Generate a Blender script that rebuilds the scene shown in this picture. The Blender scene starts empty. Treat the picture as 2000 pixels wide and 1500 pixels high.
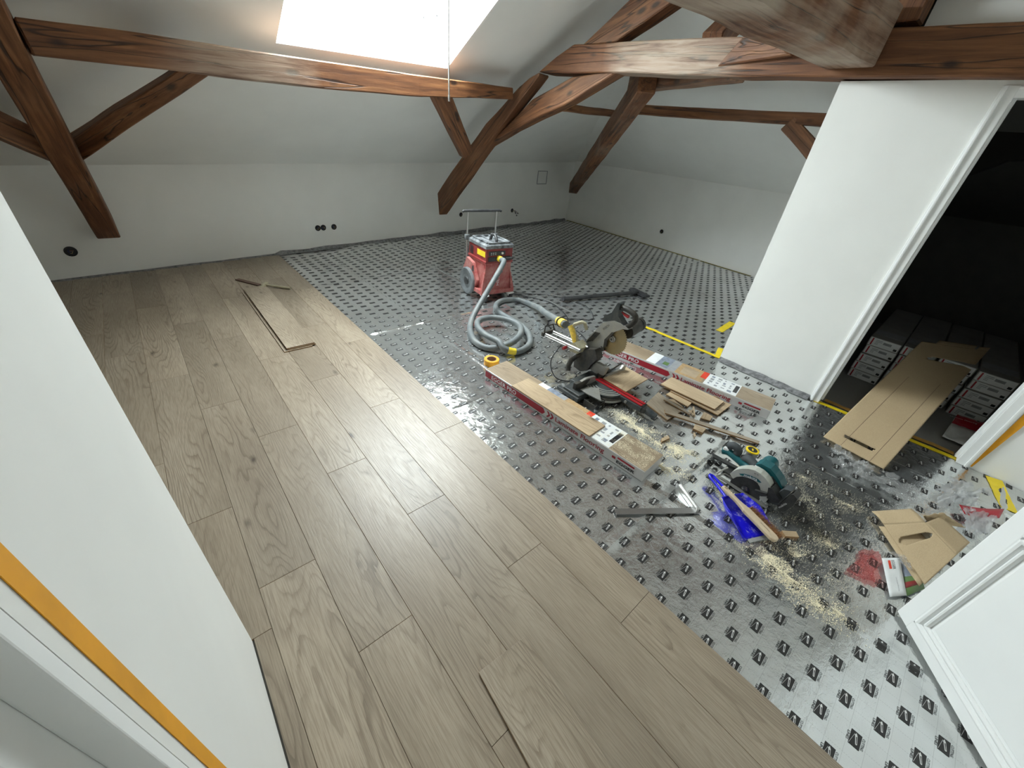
import bpy, bmesh, math, random
from mathutils import Vector as V, Matrix, noise as mnoise
S = bpy.context.scene
C = S.collection
R = math.radians
random.seed(7)

# ------------------------------------------------------------------ camera, sky, exposure
FPX = 755.0
def _n(v): return v.normalized()
_up = -_n(V((869 - 1000, -(1924 - 750), -FPX)))
_vy = V((188 - 1000, -(175 - 750), -FPX)); _vy = _n(_vy - _up * _vy.dot(_up))
_vx = _vy.cross(_up)
CR = Matrix((_vx, _vy, _up))                 # camera axes -> world axes
EYE = V((0, 0, 1.52))
cam = bpy.data.cameras.new('camera'); cam_o = bpy.data.objects.new('camera', cam); C.objects.link(cam_o)
cam.sensor_width = 36.0; cam.lens = FPX / 2000 * 36.0; cam.clip_start = 0.02; cam.clip_end = 100
cam_o.matrix_world = Matrix.Translation(EYE) @ CR.to_4x4()
S.camera = cam_o
S.view_settings.view_transform = 'Standard'; S.view_settings.look = 'None'
S.view_settings.gamma = 1.0; S.view_settings.use_curve_mapping = False
S.view_settings.exposure = 0.66
S.cycles.use_denoising = True
S.cycles.use_adaptive_sampling = True; S.cycles.adaptive_threshold = .06
S.cycles.max_bounces = 7; S.cycles.diffuse_bounces = 6; S.cycles.glossy_bounces = 4; S.cycles.transparent_max_bounces = 12
S.cycles.caustics_reflective = True; S.cycles.blur_glossy = 1.0; S.cycles.caustics_refractive = False
S.cycles.sample_clamp_indirect = 8.0
wd = bpy.data.worlds.new('overcast_sky'); S.world = wd; wd.use_nodes = True
wb = wd.node_tree.nodes['Background']; wb.inputs[0].default_value = (0.90, 0.96, 1.0, 1); wb.inputs[1].default_value = 34.0

# where a pixel of the photograph meets a surface of the room
def ray(px, py): return CR @ V((px - 1000, -(py - 750), -FPX))
def W(px, py, z=0.0):
    d = ray(px, py); return EYE + d * ((z - EYE.z) / d.z)
def on(px, py, ax, val):
    d = ray(px, py); return EYE + d * ((val - EYE[ax]) / d[ax])
def onp(px, py, n, d0):
    d = ray(px, py); return EYE + d * ((d0 - n.dot(EYE)) / n.dot(d))

# ------------------------------------------------------------------ materials
MATS = {}
class NT:
    def __init__(s, name):
        s.m = bpy.data.materials.new(name); s.m.use_nodes = True
        s.t = s.m.node_tree; s.t.nodes.clear()
        s.out = s.t.nodes.new('ShaderNodeOutputMaterial')
    def n(s, typ, **kw):
        nd = s.t.nodes.new('ShaderNode' + typ)
        for k, v in kw.items():
            if k.startswith('i_'):
                nd.inputs[k[2:].replace('_', ' ')].default_value = v
            elif k[0] == 'I' and k[1:].isdigit():
                nd.inputs[int(k[1:])].default_value = v
            else: setattr(nd, k, v)
        return nd
    def l(s, a, b): s.t.links.new(a, b)
    def math(s, op, a, b=None, clamp=False):
        nd = s.n('Math', operation=op, use_clamp=clamp)
        for i, x in enumerate((a, b)):
            if x is None: continue
            if isinstance(x, (int, float)): nd.inputs[i].default_value = x
            else: s.l(x, nd.inputs[i])
        return nd.outputs[0]
    def mix(s, f, a, b, blend='MIX'):
        nd = s.n('Mix', data_type='RGBA', blend_type=blend)
        for i, x in ((0, f), (6, a), (7, b)):
            if isinstance(x, (int, float)): nd.inputs[i].default_value = x
            elif isinstance(x, tuple): nd.inputs[i].default_value = x if len(x) == 4 else x + (1,)
            else: s.l(x, nd.inputs[i])
        return nd.outputs[2]
    def ramp(s, f, stops):
        nd = s.n('ValToRGB'); cr = nd.color_ramp
        while len(cr.elements) > 1: cr.elements.remove(cr.elements[0])
        cr.elements[0].position = stops[0][0]; c = stops[0][1]
        cr.elements[0].color = (c, c, c, 1) if isinstance(c, (int, float)) else tuple(c) + (1,)
        for p, c in stops[1:]:
            e = cr.elements.new(p); e.color = (c, c, c, 1) if isinstance(c, (int, float)) else tuple(c) + (1,)
        s.l(f, nd.inputs[0]); return nd.outputs[0]
    def noise(s, vec, scale, detail=3, rough=.55, dist=0, out=0):
        nd = s.n('TexNoise'); nd.inputs['Scale'].default_value = scale; nd.inputs['Detail'].default_value = detail
        nd.inputs['Roughness'].default_value = rough; nd.inputs['Distortion'].default_value = dist
        if vec is not None: s.l(vec, nd.inputs['Vector'])
        return nd.outputs[out]
    def mapping(s, vec, scale=(1, 1, 1), loc=(0, 0, 0), rot=(0, 0, 0)):
        nd = s.n('Mapping'); nd.inputs['Scale'].default_value = scale; nd.inputs['Location'].default_value = loc
        nd.inputs['Rotation'].default_value = rot; s.l(vec, nd.inputs[0]); return nd.outputs[0]
    def coord(s, o='Object'): return s.n('TexCoord').outputs[o]
    def bump(s, h, strength=.3, dist=.01):
        nd = s.n('Bump'); nd.inputs['Strength'].default_value = strength; nd.inputs['Distance'].default_value = dist
        s.l(h, nd.inputs['Height']); return nd.outputs[0]
    def bsdf(s, col, rough=.5, metal=0.0, normal=None, **kw):
        b = s.n('BsdfPrincipled')
        for k, x in (('Base Color', col), ('Roughness', rough), ('Metallic', metal)):
            if isinstance(x, (int, float)): b.inputs[k].default_value = x
            elif isinstance(x, tuple): b.inputs[k].default_value = x if len(x) == 4 else x + (1,)
            else: s.l(x, b.inputs[k])
        for k, x in kw.items(): b.inputs[k.replace('_', ' ')].default_value = x
        if normal is not None: s.l(normal, b.inputs['Normal'])
        s.l(b.outputs[0], s.out.inputs[0]); return b

def srgb(r, g, b):
    f = lambda c: c / 12.92 if c <= .04045 else ((c + .055) / 1.055) ** 2.4
    return (f(r / 255), f(g / 255), f(b / 255))

def plain(name, col, rough=.5, metal=0.0, var=.12, scale=30, bump=.0, **kw):
    """one colour with light wear: a noise that varies tone and gloss"""
    if name in MATS: return MATS[name]
    t = NT(name); co = t.coord()
    nz = t.noise(co, scale, 4)
    f = t.ramp(nz, [(.3, 1 - var), (.7, 1 + var)])
    c = t.mix(1.0, col, f, 'MULTIPLY')
    nrm = t.bump(t.noise(co, scale * 6, 2), bump, .002) if bump else None
    t.bsdf(c, rough, metal, nrm, **kw)
    MATS[name] = t.m; return t.m

def dusty(name, col, dust=(.55, .5, .45), amt=.45, rough=.6, scale=14, metal=0.0):
    """a tool's plastic or metal under patches of building dust"""
    if name in MATS: return MATS[name]
    t = NT(name); co = t.coord()
    a = t.noise(co, scale, 5, .65); b = t.noise(co, scale * 7, 3)
    f = t.math('MULTIPLY', t.ramp(t.math('ADD', a, t.math('MULTIPLY', b, .3)), [(.45, 0.0), (.85, 1.0)]), amt)
    t.bsdf(t.mix(f, col, dust), rough, metal)
    MATS[name] = t.m; return t.m

def m_paint(name, col, bump=.05):
    t = NT(name); co = t.coord()
    nz = t.noise(co, 2.2, 3); f = t.ramp(nz, [(.3, .965), (.7, 1.02)])
    h = t.noise(co, 160, 3)
    t.bsdf(t.mix(1.0, col, f, 'MULTIPLY'), .85, 0, t.bump(h, bump, .004))
    MATS[name] = t.m; return t.m
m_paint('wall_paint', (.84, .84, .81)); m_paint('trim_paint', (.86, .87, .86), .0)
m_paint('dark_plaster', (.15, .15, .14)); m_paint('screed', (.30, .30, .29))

def m_timber(name, white=0.0, axis=None, lo=0, hi=0):
    """old stained roof timber; gc = (along, across, across)"""
    t = NT(name); a = t.n('Attribute', attribute_name='gc').outputs['Vector']
    g = t.noise(t.mapping(a, (2.2, 34, 34)), 1.0, 5, .62, .6)
    g2 = t.noise(t.mapping(a, (.9, 5, 5)), 1.0, 3, .5, .3)
    big = t.noise(t.mapping(a, (1.3, 1.3, 1.3)), 1.0, 4, .6)
    c = t.ramp(g, [(.25, srgb(70, 39, 20)), (.5, srgb(122, 78, 46)), (.75, srgb(156, 108, 68))])
    c = t.mix(t.ramp(g2, [(.35, .5), (.65, 0.0)]), c, srgb(80, 46, 24))
    vo = t.n('TexVoronoi', feature='F1'); vo.inputs['Scale'].default_value = 1.0
    t.l(t.mapping(a, (3.6, 8.5, 8.5)), vo.inputs['Vector'])
    kn = t.ramp(vo.outputs['Distance'], [(.10, 1.0), (.21, 0.0)])
    c = t.mix(t.math('MULTIPLY', kn, .85), c, srgb(30, 16, 10))
    cr = t.noise(t.mapping(a, (.55, 13, 13)), 1.0, 2, .4, .25)
    crack = t.ramp(cr, [(.487, 0.0), (.497, 1.0), (.503, 1.0), (.513, 0.0)])
    c = t.mix(t.math('MULTIPLY', crack, .8), c, srgb(24, 13, 8))
    if white:
        wf = t.math('MULTIPLY', t.ramp(t.math('ADD', big, t.math('MULTIPLY', g, .25)), [(.55, 0.0), (.78, 1.0)]), white)
        if axis is not None:                                   # old whitewash left on one stretch of the beam only
            so = t.n('SeparateXYZ'); t.l(t.coord(), so.inputs[0]); k = t.math('ADD', so.outputs[axis], t.math('MULTIPLY', t.math('SUBTRACT', big, .5), .5))
            wf = t.math('MULTIPLY', t.ramp(t.math('ADD', t.math('MULTIPLY', k, .2), .5), [(.5 + lo * .2 - .03, 0.0), (.5 + lo * .2 + .02, 1.0), (.5 + hi * .2 - .02, 1.0), (.5 + hi * .2 + .03, 0.0)]), t.math('MULTIPLY', t.ramp(g, [(.35, .25), (.6, 1.0)]), white))
        c = t.mix(wf, c, srgb(176, 160, 143))
    h = t.math('SUBTRACT', t.math('MULTIPLY', g, .6), t.math('ADD', crack, t.math('MULTIPLY', kn, .4)))
    t.bsdf(c, .62, 0, t.bump(h, .5, .006))
    MATS[name] = t.m; return t.m
m_timber('timber', .08); m_timber('timber_limed', .8); m_timber('timber_pale', 1.0); m_timber('timber_tie', .8, 1, -.05, 1.0); m_timber('timber_purlin', .6, 0, -1.1, -.35); m_timber('timber_grey', .35)

def m_oak(name, tint=(1, 1, 1)):
    """laminate with an oak print; object X runs along the board"""
    t = NT(name); co = t.coord(); rnd = t.n('ObjectInfo').outputs['Random']
    off = t.n('CombineXYZ'); t.l(t.math('MULTIPLY', rnd, 37.0), off.inputs[0]); t.l(t.math('MULTIPLY', rnd, 91.0), off.inputs[1])
    va = t.n('VectorMath', operation='ADD'); t.l(co, va.inputs[0]); t.l(off.outputs[0], va.inputs[1]); p = va.outputs[0]
    sx = t.n('SeparateXYZ'); t.l(p, sx.inputs[0])
    # growth rings: bands across the board bent by slow noise, closed into loops here and there
    warp = t.noise(t.mapping(p, (.62, 4.0, 1)), 1.0, 2, .45)
    warp2 = t.noise(t.mapping(p, (2.6, 15, 1)), 1.0, 3, .55)
    ph = t.math('ADD', t.math('MULTIPLY', sx.outputs[1], 14.0), t.math('ADD', t.math('MULTIPLY', warp, 14.0), t.math('MULTIPLY', warp2, 1.1)))
    ring = t.math('FRACT', t.math('MULTIPLY', ph, 2.3))
    line = t.ramp(ring, [(0.0, 1.0), (.10, .8), (.30, .15), (.8, 0.0), (.97, .35), (1.0, 1.0)])
    mask = t.ramp(t.noise(t.mapping(p, (.9, 5.5, 1)), 1.0, 2), [(.40, .12), (.62, 1.0)])
    fib = t.noise(t.mapping(p, (9, 260, 1)), 1.0, 3, .6)
    tone = t.noise(t.mapping(p, (.7, 3.0, 1)), 1.0, 3, .5)
    base = t.ramp(tone, [(.3, srgb(144, 130, 112)), (.52, srgb(164, 150, 131)), (.72, srgb(180, 166, 147))])
    pl = t.ramp(rnd, [(0.0, .86), (1.0, 1.08)])
    base = t.mix(1.0, base, pl, 'MULTIPLY')
    base = t.mix(t.math('MULTIPLY', line, t.math('MULTIPLY', mask, .72)), base, srgb(100, 86, 70))
    base = t.mix(t.ramp(fib, [(.40, .42), (.56, 0.0)]), base, srgb(112, 97, 80))
    vo = t.n('TexVoronoi', feature='F1'); vo.inputs['Scale'].default_value = 1.0
    vd = t.n('VectorMath', operation='ADD'); t.l(t.mapping(p, (2.3, 5.4, 1)), vd.inputs[0])
    nv = t.n('VectorMath', operation='SCALE'); nv.inputs['Scale'].default_value = .10
    t.l(t.noise(t.mapping(p, (14, 34, 1)), 1.0, 3, .6, 0, 1), nv.inputs[0]); t.l(nv.outputs[0], vd.inputs[1])
    t.l(vd.outputs[0], vo.inputs['Vector'])
    kn = t.ramp(vo.outputs['Distance'], [(.02, 1.0), (.05, .55), (.105, 0.0)])
    base = t.mix(t.math('MULTIPLY', kn, .85), base, srgb(62, 50, 40))
    if tint != (1, 1, 1): base = t.mix(1.0, base, tint, 'MULTIPLY')
    h = t.math('ADD', t.math('MULTIPLY', fib, .5), t.math('MULTIPLY', line, -.5))
    rg = t.ramp(fib, [(.3, .48), (.7, .36)])
    t.bsdf(base, rg, 0, t.bump(h, .16, .002))
    MATS[name] = t.m; return t.m
m_oak('oak_laminate'); m_oak('oak_offcut', (1.62, 1.50, 1.30))
plain('board_core', srgb(150, 116, 78), .85, scale=120, var=.2)

def m_foil(name):
    t = NT(name); co = t.coord()
    sx = t.n('SeparateXYZ'); t.l(co, sx.inputs[0])
    def grid(axis, pitch, off):
        f = t.math('FRACT', t.math('ADD', t.math('DIVIDE', sx.outputs[axis], pitch), off))
        return t.math('LESS_THAN', t.math('ABSOLUTE', t.math('SUBTRACT', f, .5)), .011)
    dash = t.math('LESS_THAN', t.math('FRACT', t.math('MULTIPLY', sx.outputs[1], 160.0)), .6)
    g = t.math('MAXIMUM', t.math('MULTIPLY', grid(0, .05485, .317), dash), t.math('MULTIPLY', grid(1, .05, .98), .7), True)
    w1 = t.noise(co, 5, 4, .6, .4); w2 = t.noise(co, 30, 4, .65, .8); w3 = t.noise(t.mapping(co, (1, 3, 1)), 130, 2)
    h = t.math('ADD', t.math('MULTIPLY', w1, .9), t.math('ADD', t.math('MULTIPLY', w2, .35), t.math('MULTIPLY', w3, .05)))
    dirt = t.ramp(t.noise(co, 1.6, 5, .6), [(.42, 0.0), (.75, .5)])
    col = t.mix(dirt, (.74, .76, .76), (.46, .44, .40))
    col = t.mix(t.math('MULTIPLY', g, .55), col, (.25, .25, .25))
    rg = t.ramp(t.noise(co, 9, 5, .65), [(.3, .06), (.75, .17)])
    t.bsdf(col, rg, .88, t.bump(h, .22, .02))
    MATS[name] = t.m; return t.m
m_foil('foil')
plain('print_black', (.022, .021, .020), .45, var=.2)
plain('print_white', (.72, .72, .70), .5)
plain('metal_alu', (.70, .70, .68), .32, .9); plain('metal_dark', (.10, .10, .11), .4, .8)

# ------------------------------------------------------------------ mesh helpers
class MB:
    """collects shapes of ONE part and links them as one mesh object"""
    def __init__(s): s.v = []; s.f = []; s.mi = []; s.sm = []; s.cur = 0; s.smooth = False
    def add(s, vs, fs):
        b = len(s.v); s.v += [V(x) for x in vs]
        for f in fs: s.f.append([b + i for i in f]); s.mi.append(s.cur); s.sm.append(s.smooth)
        return s
    def box(s, c, d, m=None, bev=0.0):
        c = V(c); h = V(d) / 2
        if bev <= 0:
            vs = [V((x, y, z)) for x in (-h.x, h.x) for y in (-h.y, h.y) for z in (-h.z, h.z)]
            fs = [(0, 1, 3, 2), (4, 6, 7, 5), (0, 4, 5, 1), (2, 3, 7, 6), (0, 2, 6, 4), (1, 5, 7, 3)]
        else:
            bm = bmesh.new(); bmesh.ops.create_cube(bm, size=1)
            for v in bm.verts: v.co = V((v.co.x * d[0], v.co.y * d[1], v.co.z * d[2]))
            bmesh.ops.bevel(bm, geom=bm.edges[:], offset=bev, segments=2, affect='EDGES', profile=.6)
            bm.verts.index_update(); vs = [v.co.copy() for v in bm.verts]; fs = [[v.index for v in f.verts] for f in bm.faces]; bm.free()
        M = m if m else Matrix.Identity(4)
        return s.add([M @ (c + v) if not m else M @ (v + c) for v in vs], fs)
    def prism(s, poly, ext):
        """closed polygon (3D points) pushed along ext"""
        n = len(poly); e = V(ext); p = [V(x) for x in poly]
        return s.add(p + [x + e for x in p], [list(range(n))[::-1], list(range(n, 2 * n))] + [(i, (i + 1) % n, n + (i + 1) % n, n + i) for i in range(n)])
    def tube(s, pts, r, n=10, caps=True, radii=None):
        pts = [V(p) for p in pts]; sm = s.smooth; s.smooth = True
        rings = []; up = None
        for i, p in enumerate(pts):
            d = (pts[min(i + 1, len(pts) - 1)] - pts[max(i - 1, 0)]).normalized()
            if up is None:
                up = V((0, 0, 1)) if abs(d.z) < .9 else V((1, 0, 0))
            x = d.cross(up).normalized(); up = x.cross(d).normalized()
            rr = radii[i] if radii else r
            rings.append([p + (x * math.cos(a) + up * math.sin(a)) * rr for a in [2 * math.pi * k / n for k in range(n)]])
        vs = [v for rg in rings for v in rg]; fs = []
        for i in range(len(pts) - 1):
            for k in range(n): fs.append((i * n + k, i * n + (k + 1) % n, (i + 1) * n + (k + 1) % n, (i + 1) * n + k))
        s.add(vs, fs); s.smooth = False
        if caps: s.add(rings[0], [list(range(n))]); s.add(rings[-1], [list(range(n))[::-1]])
        s.smooth = sm; return s
    def cyl(s, a, b, r, n=16, r2=None): return s.tube([a, b], r, n, True, [r, r if r2 is None else r2])
    def lathe(s, prof, o=(0, 0, 0), ax=(0, 0, 1), n=24, a0=0, a1=360, ref=None):
        """profile [(radius, height)] turned about ax"""
        ax = V(ax).normalized(); ref = V(ref) if ref else (V((1, 0, 0)) if abs(ax.x) < .9 else V((0, 1, 0)))
        x = (ref - ax * ref.dot(ax)).normalized(); y = ax.cross(x); o = V(o); full = abs(a1 - a0) >= 360; m = n if full else n + 1
        vs = [o + ax * h + (x * math.cos(a) + y * math.sin(a)) * r for r, h in prof for a in [R(a0 + (a1 - a0) * k / n) for k in range(m)]]
        fs = []
        for i in range(len(prof) - 1):
            for k in range(n): fs.append((i * m + k, i * m + (k + 1) % m, (i + 1) * m + (k + 1) % m, (i + 1) * m + k))
        sm = s.smooth; s.smooth = True; s.add(vs, fs); s.smooth = sm; return s
    def build(s, name, mat, parent=None, loc=None, gc=None, M=None, auto=35):
        me = bpy.data.meshes.new(name); me.from_pydata([tuple(v) for v in s.v], [], s.f)
        for x in (mat if isinstance(mat, (list, tuple)) else [mat]): me.materials.append(MATS[x])
        for p, mi, sm in zip(me.polygons, s.mi, s.sm): p.material_index = mi; p.use_smooth = sm
        bm = bmesh.new(); bm.from_mesh(me); bmesh.ops.recalc_face_normals(bm, faces=bm.faces[:])
        for e in bm.edges:
            if len(e.link_faces) == 2 and e.calc_face_angle(0) > R(auto): e.smooth = False
        bm.to_mesh(me); bm.free()
        if gc: grain(me, *gc)
        o = bpy.data.objects.new(name, me); C.objects.link(o)
        if M is not None: o.matrix_world = M
        elif loc is not None: o.location = loc
        if parent: o.parent = parent
        return o
def grain(me, org, ax, seed=0):
    ax = V(ax).normalized(); u = ax.orthogonal().normalized(); w = ax.cross(u); org = V(org)
    at = me.attributes.new('gc', 'FLOAT_VECTOR', 'POINT'); d = []
    for v in me.vertices:
        q = V(v.co) - org; d += [q.dot(ax) + seed * 7.3, q.dot(u) + seed * 3.1, q.dot(w) + seed * 1.7]
    at.data.foreach_set('vector', d)
def tag(o, label, cat, group=None, kind=None):
    o['label'] = label; o['category'] = cat
    if group: o['group'] = group
    if kind: o['kind'] = kind
    return o
def thing(name, label, cat, loc=(0, 0, 0), rz=0.0, group=None, M=None):
    o = bpy.data.objects.new(name, None); C.objects.link(o); o.empty_display_size = .05
    if M is not None: o.matrix_world = M
    else: o.location = loc; o.rotation_euler = (0, 0, rz)
    return tag(o, label, cat, group)
def struct(o, label=None, cat=None):
    o['kind'] = 'structure'
    if label: o['label'] = label
    if cat: o['category'] = cat
    return o
def frame(o, x, up=(0, 0, 1)):
    """matrix at o whose X is x and Z close to up"""
    x = V(x).normalized(); z = V(up); z = (z - x * z.dot(x)).normalized(); y = z.cross(x)
    return Matrix(((x.x, y.x, z.x, o[0]), (x.y, y.y, z.y, o[1]), (x.z, y.z, z.z, o[2]), (0, 0, 0, 1)))
def textmesh(txt, size, width=None):
    cu = bpy.data.curves.new('lettering', 'FONT'); cu.body = txt; cu.size = size; cu.align_x = 'CENTER'; cu.align_y = 'CENTER'; cu.resolution_u = 2
    ob = bpy.data.objects.new('lettering', cu); C.objects.link(ob); bpy.context.view_layer.update()
    me = bpy.data.meshes.new_from_object(ob.evaluated_get(bpy.context.evaluated_depsgraph_get()))
    vs = [v.co.copy() for v in me.vertices]; fs = [list(p.vertices) for p in me.polygons]
    bpy.data.objects.remove(ob); bpy.data.curves.remove(cu); bpy.data.meshes.remove(me)
    if width:
        w = max(v.x for v in vs) - min(v.x for v in vs)
        for v in vs: v.x *= width / w
    return vs, fs
def text_part(txt, size, mat, parent, M, name='lettering', width=None):
    vs, fs = textmesh(txt, size, width); b = MB(); b.add(vs, fs)
    o = b.build(name, mat); o.matrix_world = M
    if parent: o.parent = parent
    return o

# ------------------------------------------------------------------ the room
def knee_y(x): return 5.452 + .128 * x
TP = .554                                                   # roof pitch
def zc(x, y): return .955 + .028 * x + (knee_y(x) - y) * TP  # slope over the far wall
def ceil_hit(px, py, off=0.0):
    n = V((-(.028 + .128 * TP), TP, 1)); return onp(px, py, n, .955 + 5.452 * TP + off)
EA, EB = V((7.38, 6.41, 0)), V((6.85, -.5, 0))               # foot of the end wall
EN = (EB - EA).normalized(); EN = V((-EN.y, EN.x, 0))
def endw(px, py): return onp(px, py, EN, EN.dot(EA))
def zh(x, y): return 1.165 + (7.2 - x + (y - 3.6) * .077) * TP    # hip slope over the end wall

b = MB(); b.box((3, 2.2, -.06), (13, 12, .08)); struct(b.build('floor', 'screed'), 'bare screed floor under the new flooring', 'floor')
FLOOR = bpy.data.objects['floor']
# far knee wall
b = MB(); a0, a1 = V((-3.2, knee_y(-3.2), -.02)), V((7.6, knee_y(7.6), -.02))
b.prism([a0, a1, V((a1.x, a1.y, zc(a1.x, a1.y) + .03)), V((a0.x, a0.y, zc(a0.x, a0.y) + .03))], (-.02, .2, 0))
struct(b.build('wall_far', 'wall_paint'), 'low white knee wall behind the laid boards and the dust extractor', 'wall')
b = MB(); e0, e1 = V((7.42, 6.95, -.02)), V((6.65, -3.1, -.02))
b.prism([e0, e1, V((e1.x, e1.y, zh(e1.x, e1.y) + .02)), V((e0.x, e0.y, zh(e0.x, e0.y) + .02))], (.2, -.015, 0))
struct(b.build('wall_end', 'wall_paint'), 'low white end wall beyond the black vacuum tube', 'wall')
# slope over the far wall, with the skylight opening
SK = [ceil_hit(539, 84), ceil_hit(873, 134)]                # lower corners of the opening
sx0, sx1 = SK[0].x, SK[1].x; sy = (SK[0].y + SK[1].y) / 2
def sky_y(x): return SK[0].y + (SK[1].y - SK[0].y) * (x - sx0) / (sx1 - sx0)
SLEN = 1.16
xs = [-3.2, sx0, sx1, 9.0]
b = MB()
def cq(x0, x1, f0, f1):
    p = [V((x, y, zc(x, y))) for x, y in ((x0, f0(x0)), (x1, f0(x1)), (x1, f1(x1)), (x0, f1(x0)))]
    b.prism(p, (0, 0, .03))
ky = lambda x: knee_y(x) + .02
ridge = lambda x: .75 + .128 * x
s0 = lambda x: sky_y(x); s1 = lambda x: sky_y(x) - SLEN
cq(-3.2, sx0, ky, ridge);
b.prism([V((x, y, zc(x, y))) for x, y in ((sx1, ky(sx1)), (7.5, ky(7.5)), (2.60, 1.11), (sx1, ridge(sx1)))], (0, 0, .03))
cq(sx0, sx1, ky, s0); cq(sx0, sx1, s1, ridge)
struct(b.build('ceiling', 'wall_paint'), 'white sloped ceiling with the skylight in it', 'ceiling')
# hip slope over the end wall and slope behind the camera
b = MB(); b.prism([V((x, y, zh(x, y))) for x, y in ((7.46, 6.44), (6.6, -3.2), (2.2, -3.2), (2.2, .70))], (0, 0, .03))
struct(b.build('ceiling_hip', 'wall_paint'), 'white hipped ceiling over the end wall', 'ceiling')
def zb(x, y): return 3.56 + .028 * x + (y - ridge(x)) * .60   # slope behind the camera
b = MB(); b.prism([V((x, y, zb(x, y))) for x, y in ((-3.2, ridge(-3.2) + .01), (5.0, ridge(5) + .01), (5.0, -3.2), (-3.2, -3.2))], (0, 0, .05))
struct(b.build('ceiling_back', 'wall_paint'), 'white sloped ceiling behind the camera', 'ceiling')
b = MB(); b.box((-3.15, 2, 1.9), (.1, 11, 4)); struct(b.build('wall_side', 'wall_paint'), 'white wall at the far left end of the attic', 'wall')
b = MB(); b.box((3, -2.15, 1.2), (12.5, .1, 2.6)); struct(b.build('wall_back', 'wall_paint'), 'white wall behind the camera', 'wall')
# wall on the left of the camera
b = MB(); xw0, xw1 = -3.1, -.151
def lw_(y0, y1, z0, z1): b.box(((xw0 + xw1) / 2, (y0 + y1) / 2, (z0 + z1) / 2), (xw1 - xw0, y1 - y0, z1 - z0))
lw_(.312, .968, -.05, 2.85); lw_(-2.1, -.56, -.05, 2.85); lw_(-.56, .312, 2.02, 2.85)
struct(b.build('wall_left', 'wall_paint'), 'white wall at the left edge of the view', 'wall')
b = MB(); b.box((2.42, -1.08, 1.5), (2.28, .1, 3.1)); struct(b.build('wall_hall', 'wall_paint'), 'white wall behind the open door at the right', 'wall')
# partition with the doorway to the dark room: face at x = 3.555
PX = 3.555; PT = .11; DY0, DY1, DZ = .212, -.605, 1.928
b = MB()
def pw(y0, y1, z0, z1, x=PX, t=PT): b.box((x + t / 2, (y0 + y1) / 2, (z0 + z1) / 2), (t, abs(y1 - y0), z1 - z0))
pw(1.004, DY0, -.02, 2.0); pw(DY0, DY1, DZ, 2.0); pw(DY1, -2.1, -.02, 2.0)
struct(b.build('wall_right', 'wall_paint'), 'white partition wall with the doorway to the dark store room', 'wall')
b = MB(); pw(.74, -2.1, 2.2, 3.0, 3.645, .06); struct(b.build('wall_gable', 'wall_paint'), 'white wall above the tie beam over the doorway', 'wall')
b = MB(); b.box((PX + PT + 1.8, .955, 1.6), (3.6, .098, 3.3)); struct(b.build('wall_return', 'wall_paint'), 'white return wall behind the partition', 'wall')
# dark store room lining
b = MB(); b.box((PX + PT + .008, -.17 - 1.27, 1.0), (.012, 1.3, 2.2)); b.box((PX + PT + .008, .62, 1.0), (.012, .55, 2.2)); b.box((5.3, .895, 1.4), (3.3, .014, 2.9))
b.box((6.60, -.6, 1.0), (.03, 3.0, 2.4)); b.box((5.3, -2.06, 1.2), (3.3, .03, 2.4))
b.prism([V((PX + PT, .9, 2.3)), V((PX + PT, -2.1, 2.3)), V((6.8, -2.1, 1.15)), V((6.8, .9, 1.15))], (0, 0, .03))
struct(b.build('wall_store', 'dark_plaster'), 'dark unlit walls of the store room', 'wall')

# ------------------------------------------------------------------ skylight
NRM = V((-(.028 + .128 * TP), TP, 1)).normalized()
OFF = .36
f_lr = ceil_hit(853, 54, OFF / NRM.z); f_ll = ceil_hit(578, -4, OFF / NRM.z)
g = (f_ll - f_lr); f_ll = f_lr + g * ((f_lr.x - (sx0 + (sx1 - f_lr.x))) / (f_lr.x - f_ll.x))
upv = (V((0, -1, TP))).normalized()
cl, cr_ = V((sx0, s0(sx0), zc(sx0, s0(sx0)))), V((sx1, s0(sx1), zc(sx1, s0(sx1))))
cl2, cr2 = V((sx0, s1(sx0), zc(sx0, s1(sx0)))), V((sx1, s1(sx1), zc(sx1, s1(sx1))))
f_l2, f_r2 = f_ll + upv * 1.12, f_lr + upv * 1.12
b = MB()
for q in ((cl, cr_, f_lr, f_ll), (cr_, cr2, f_r2, f_lr), (cr2, cl2, f_l2, f_r2), (cl2, cl, f_ll, f_l2)):
    c = sum(q, V()) / 4; mid = (f_ll + f_r2) / 2 - NRM * .18
    n = (q[1] - q[0]).cross(q[2] - q[0]).normalized()
    if n.dot(mid - c) > 0: n = -n
    b.prism(q, n * .02)
win = struct(b.build('window_1', 'wall_paint'), 'skylight in the sloped ceiling with a deep white reveal', 'window')
ex = (f_lr - f_ll).normalized(); ey = upv; ez = ex.cross(ey); ez = ez if ez.z > 0 else -ez
wd_, hg_ = (f_lr - f_ll).length, 1.12
def sky(u, v, w): return f_ll + ex * u + ey * v + ez * w
def bar(mb, u0, u1, v0, v1, w0, w1):
    mb.add([sky(u, v, w) for u in (u0, u1) for v in (v0, v1) for w in (w0, w1)], [(0, 1, 3, 2), (4, 6, 7, 5), (0, 4, 5, 1), (2, 3, 7, 6), (0, 2, 6, 4), (1, 5, 7, 3)])
b = MB(); f = .018
bar(b, -.03, wd_ + .03, -.03, f, 0, .1); bar(b, -.03, wd_ + .03, hg_ - f, hg_ + .03, 0, .1); bar(b, -.03, f, f, hg_ - f, 0, .1); bar(b, wd_ - f, wd_ + .03, f, hg_ - f, 0, .1)
b.build('window_frame', 'trim_paint', win)
b = MB(); f0, f1 = .024, .085
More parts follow.
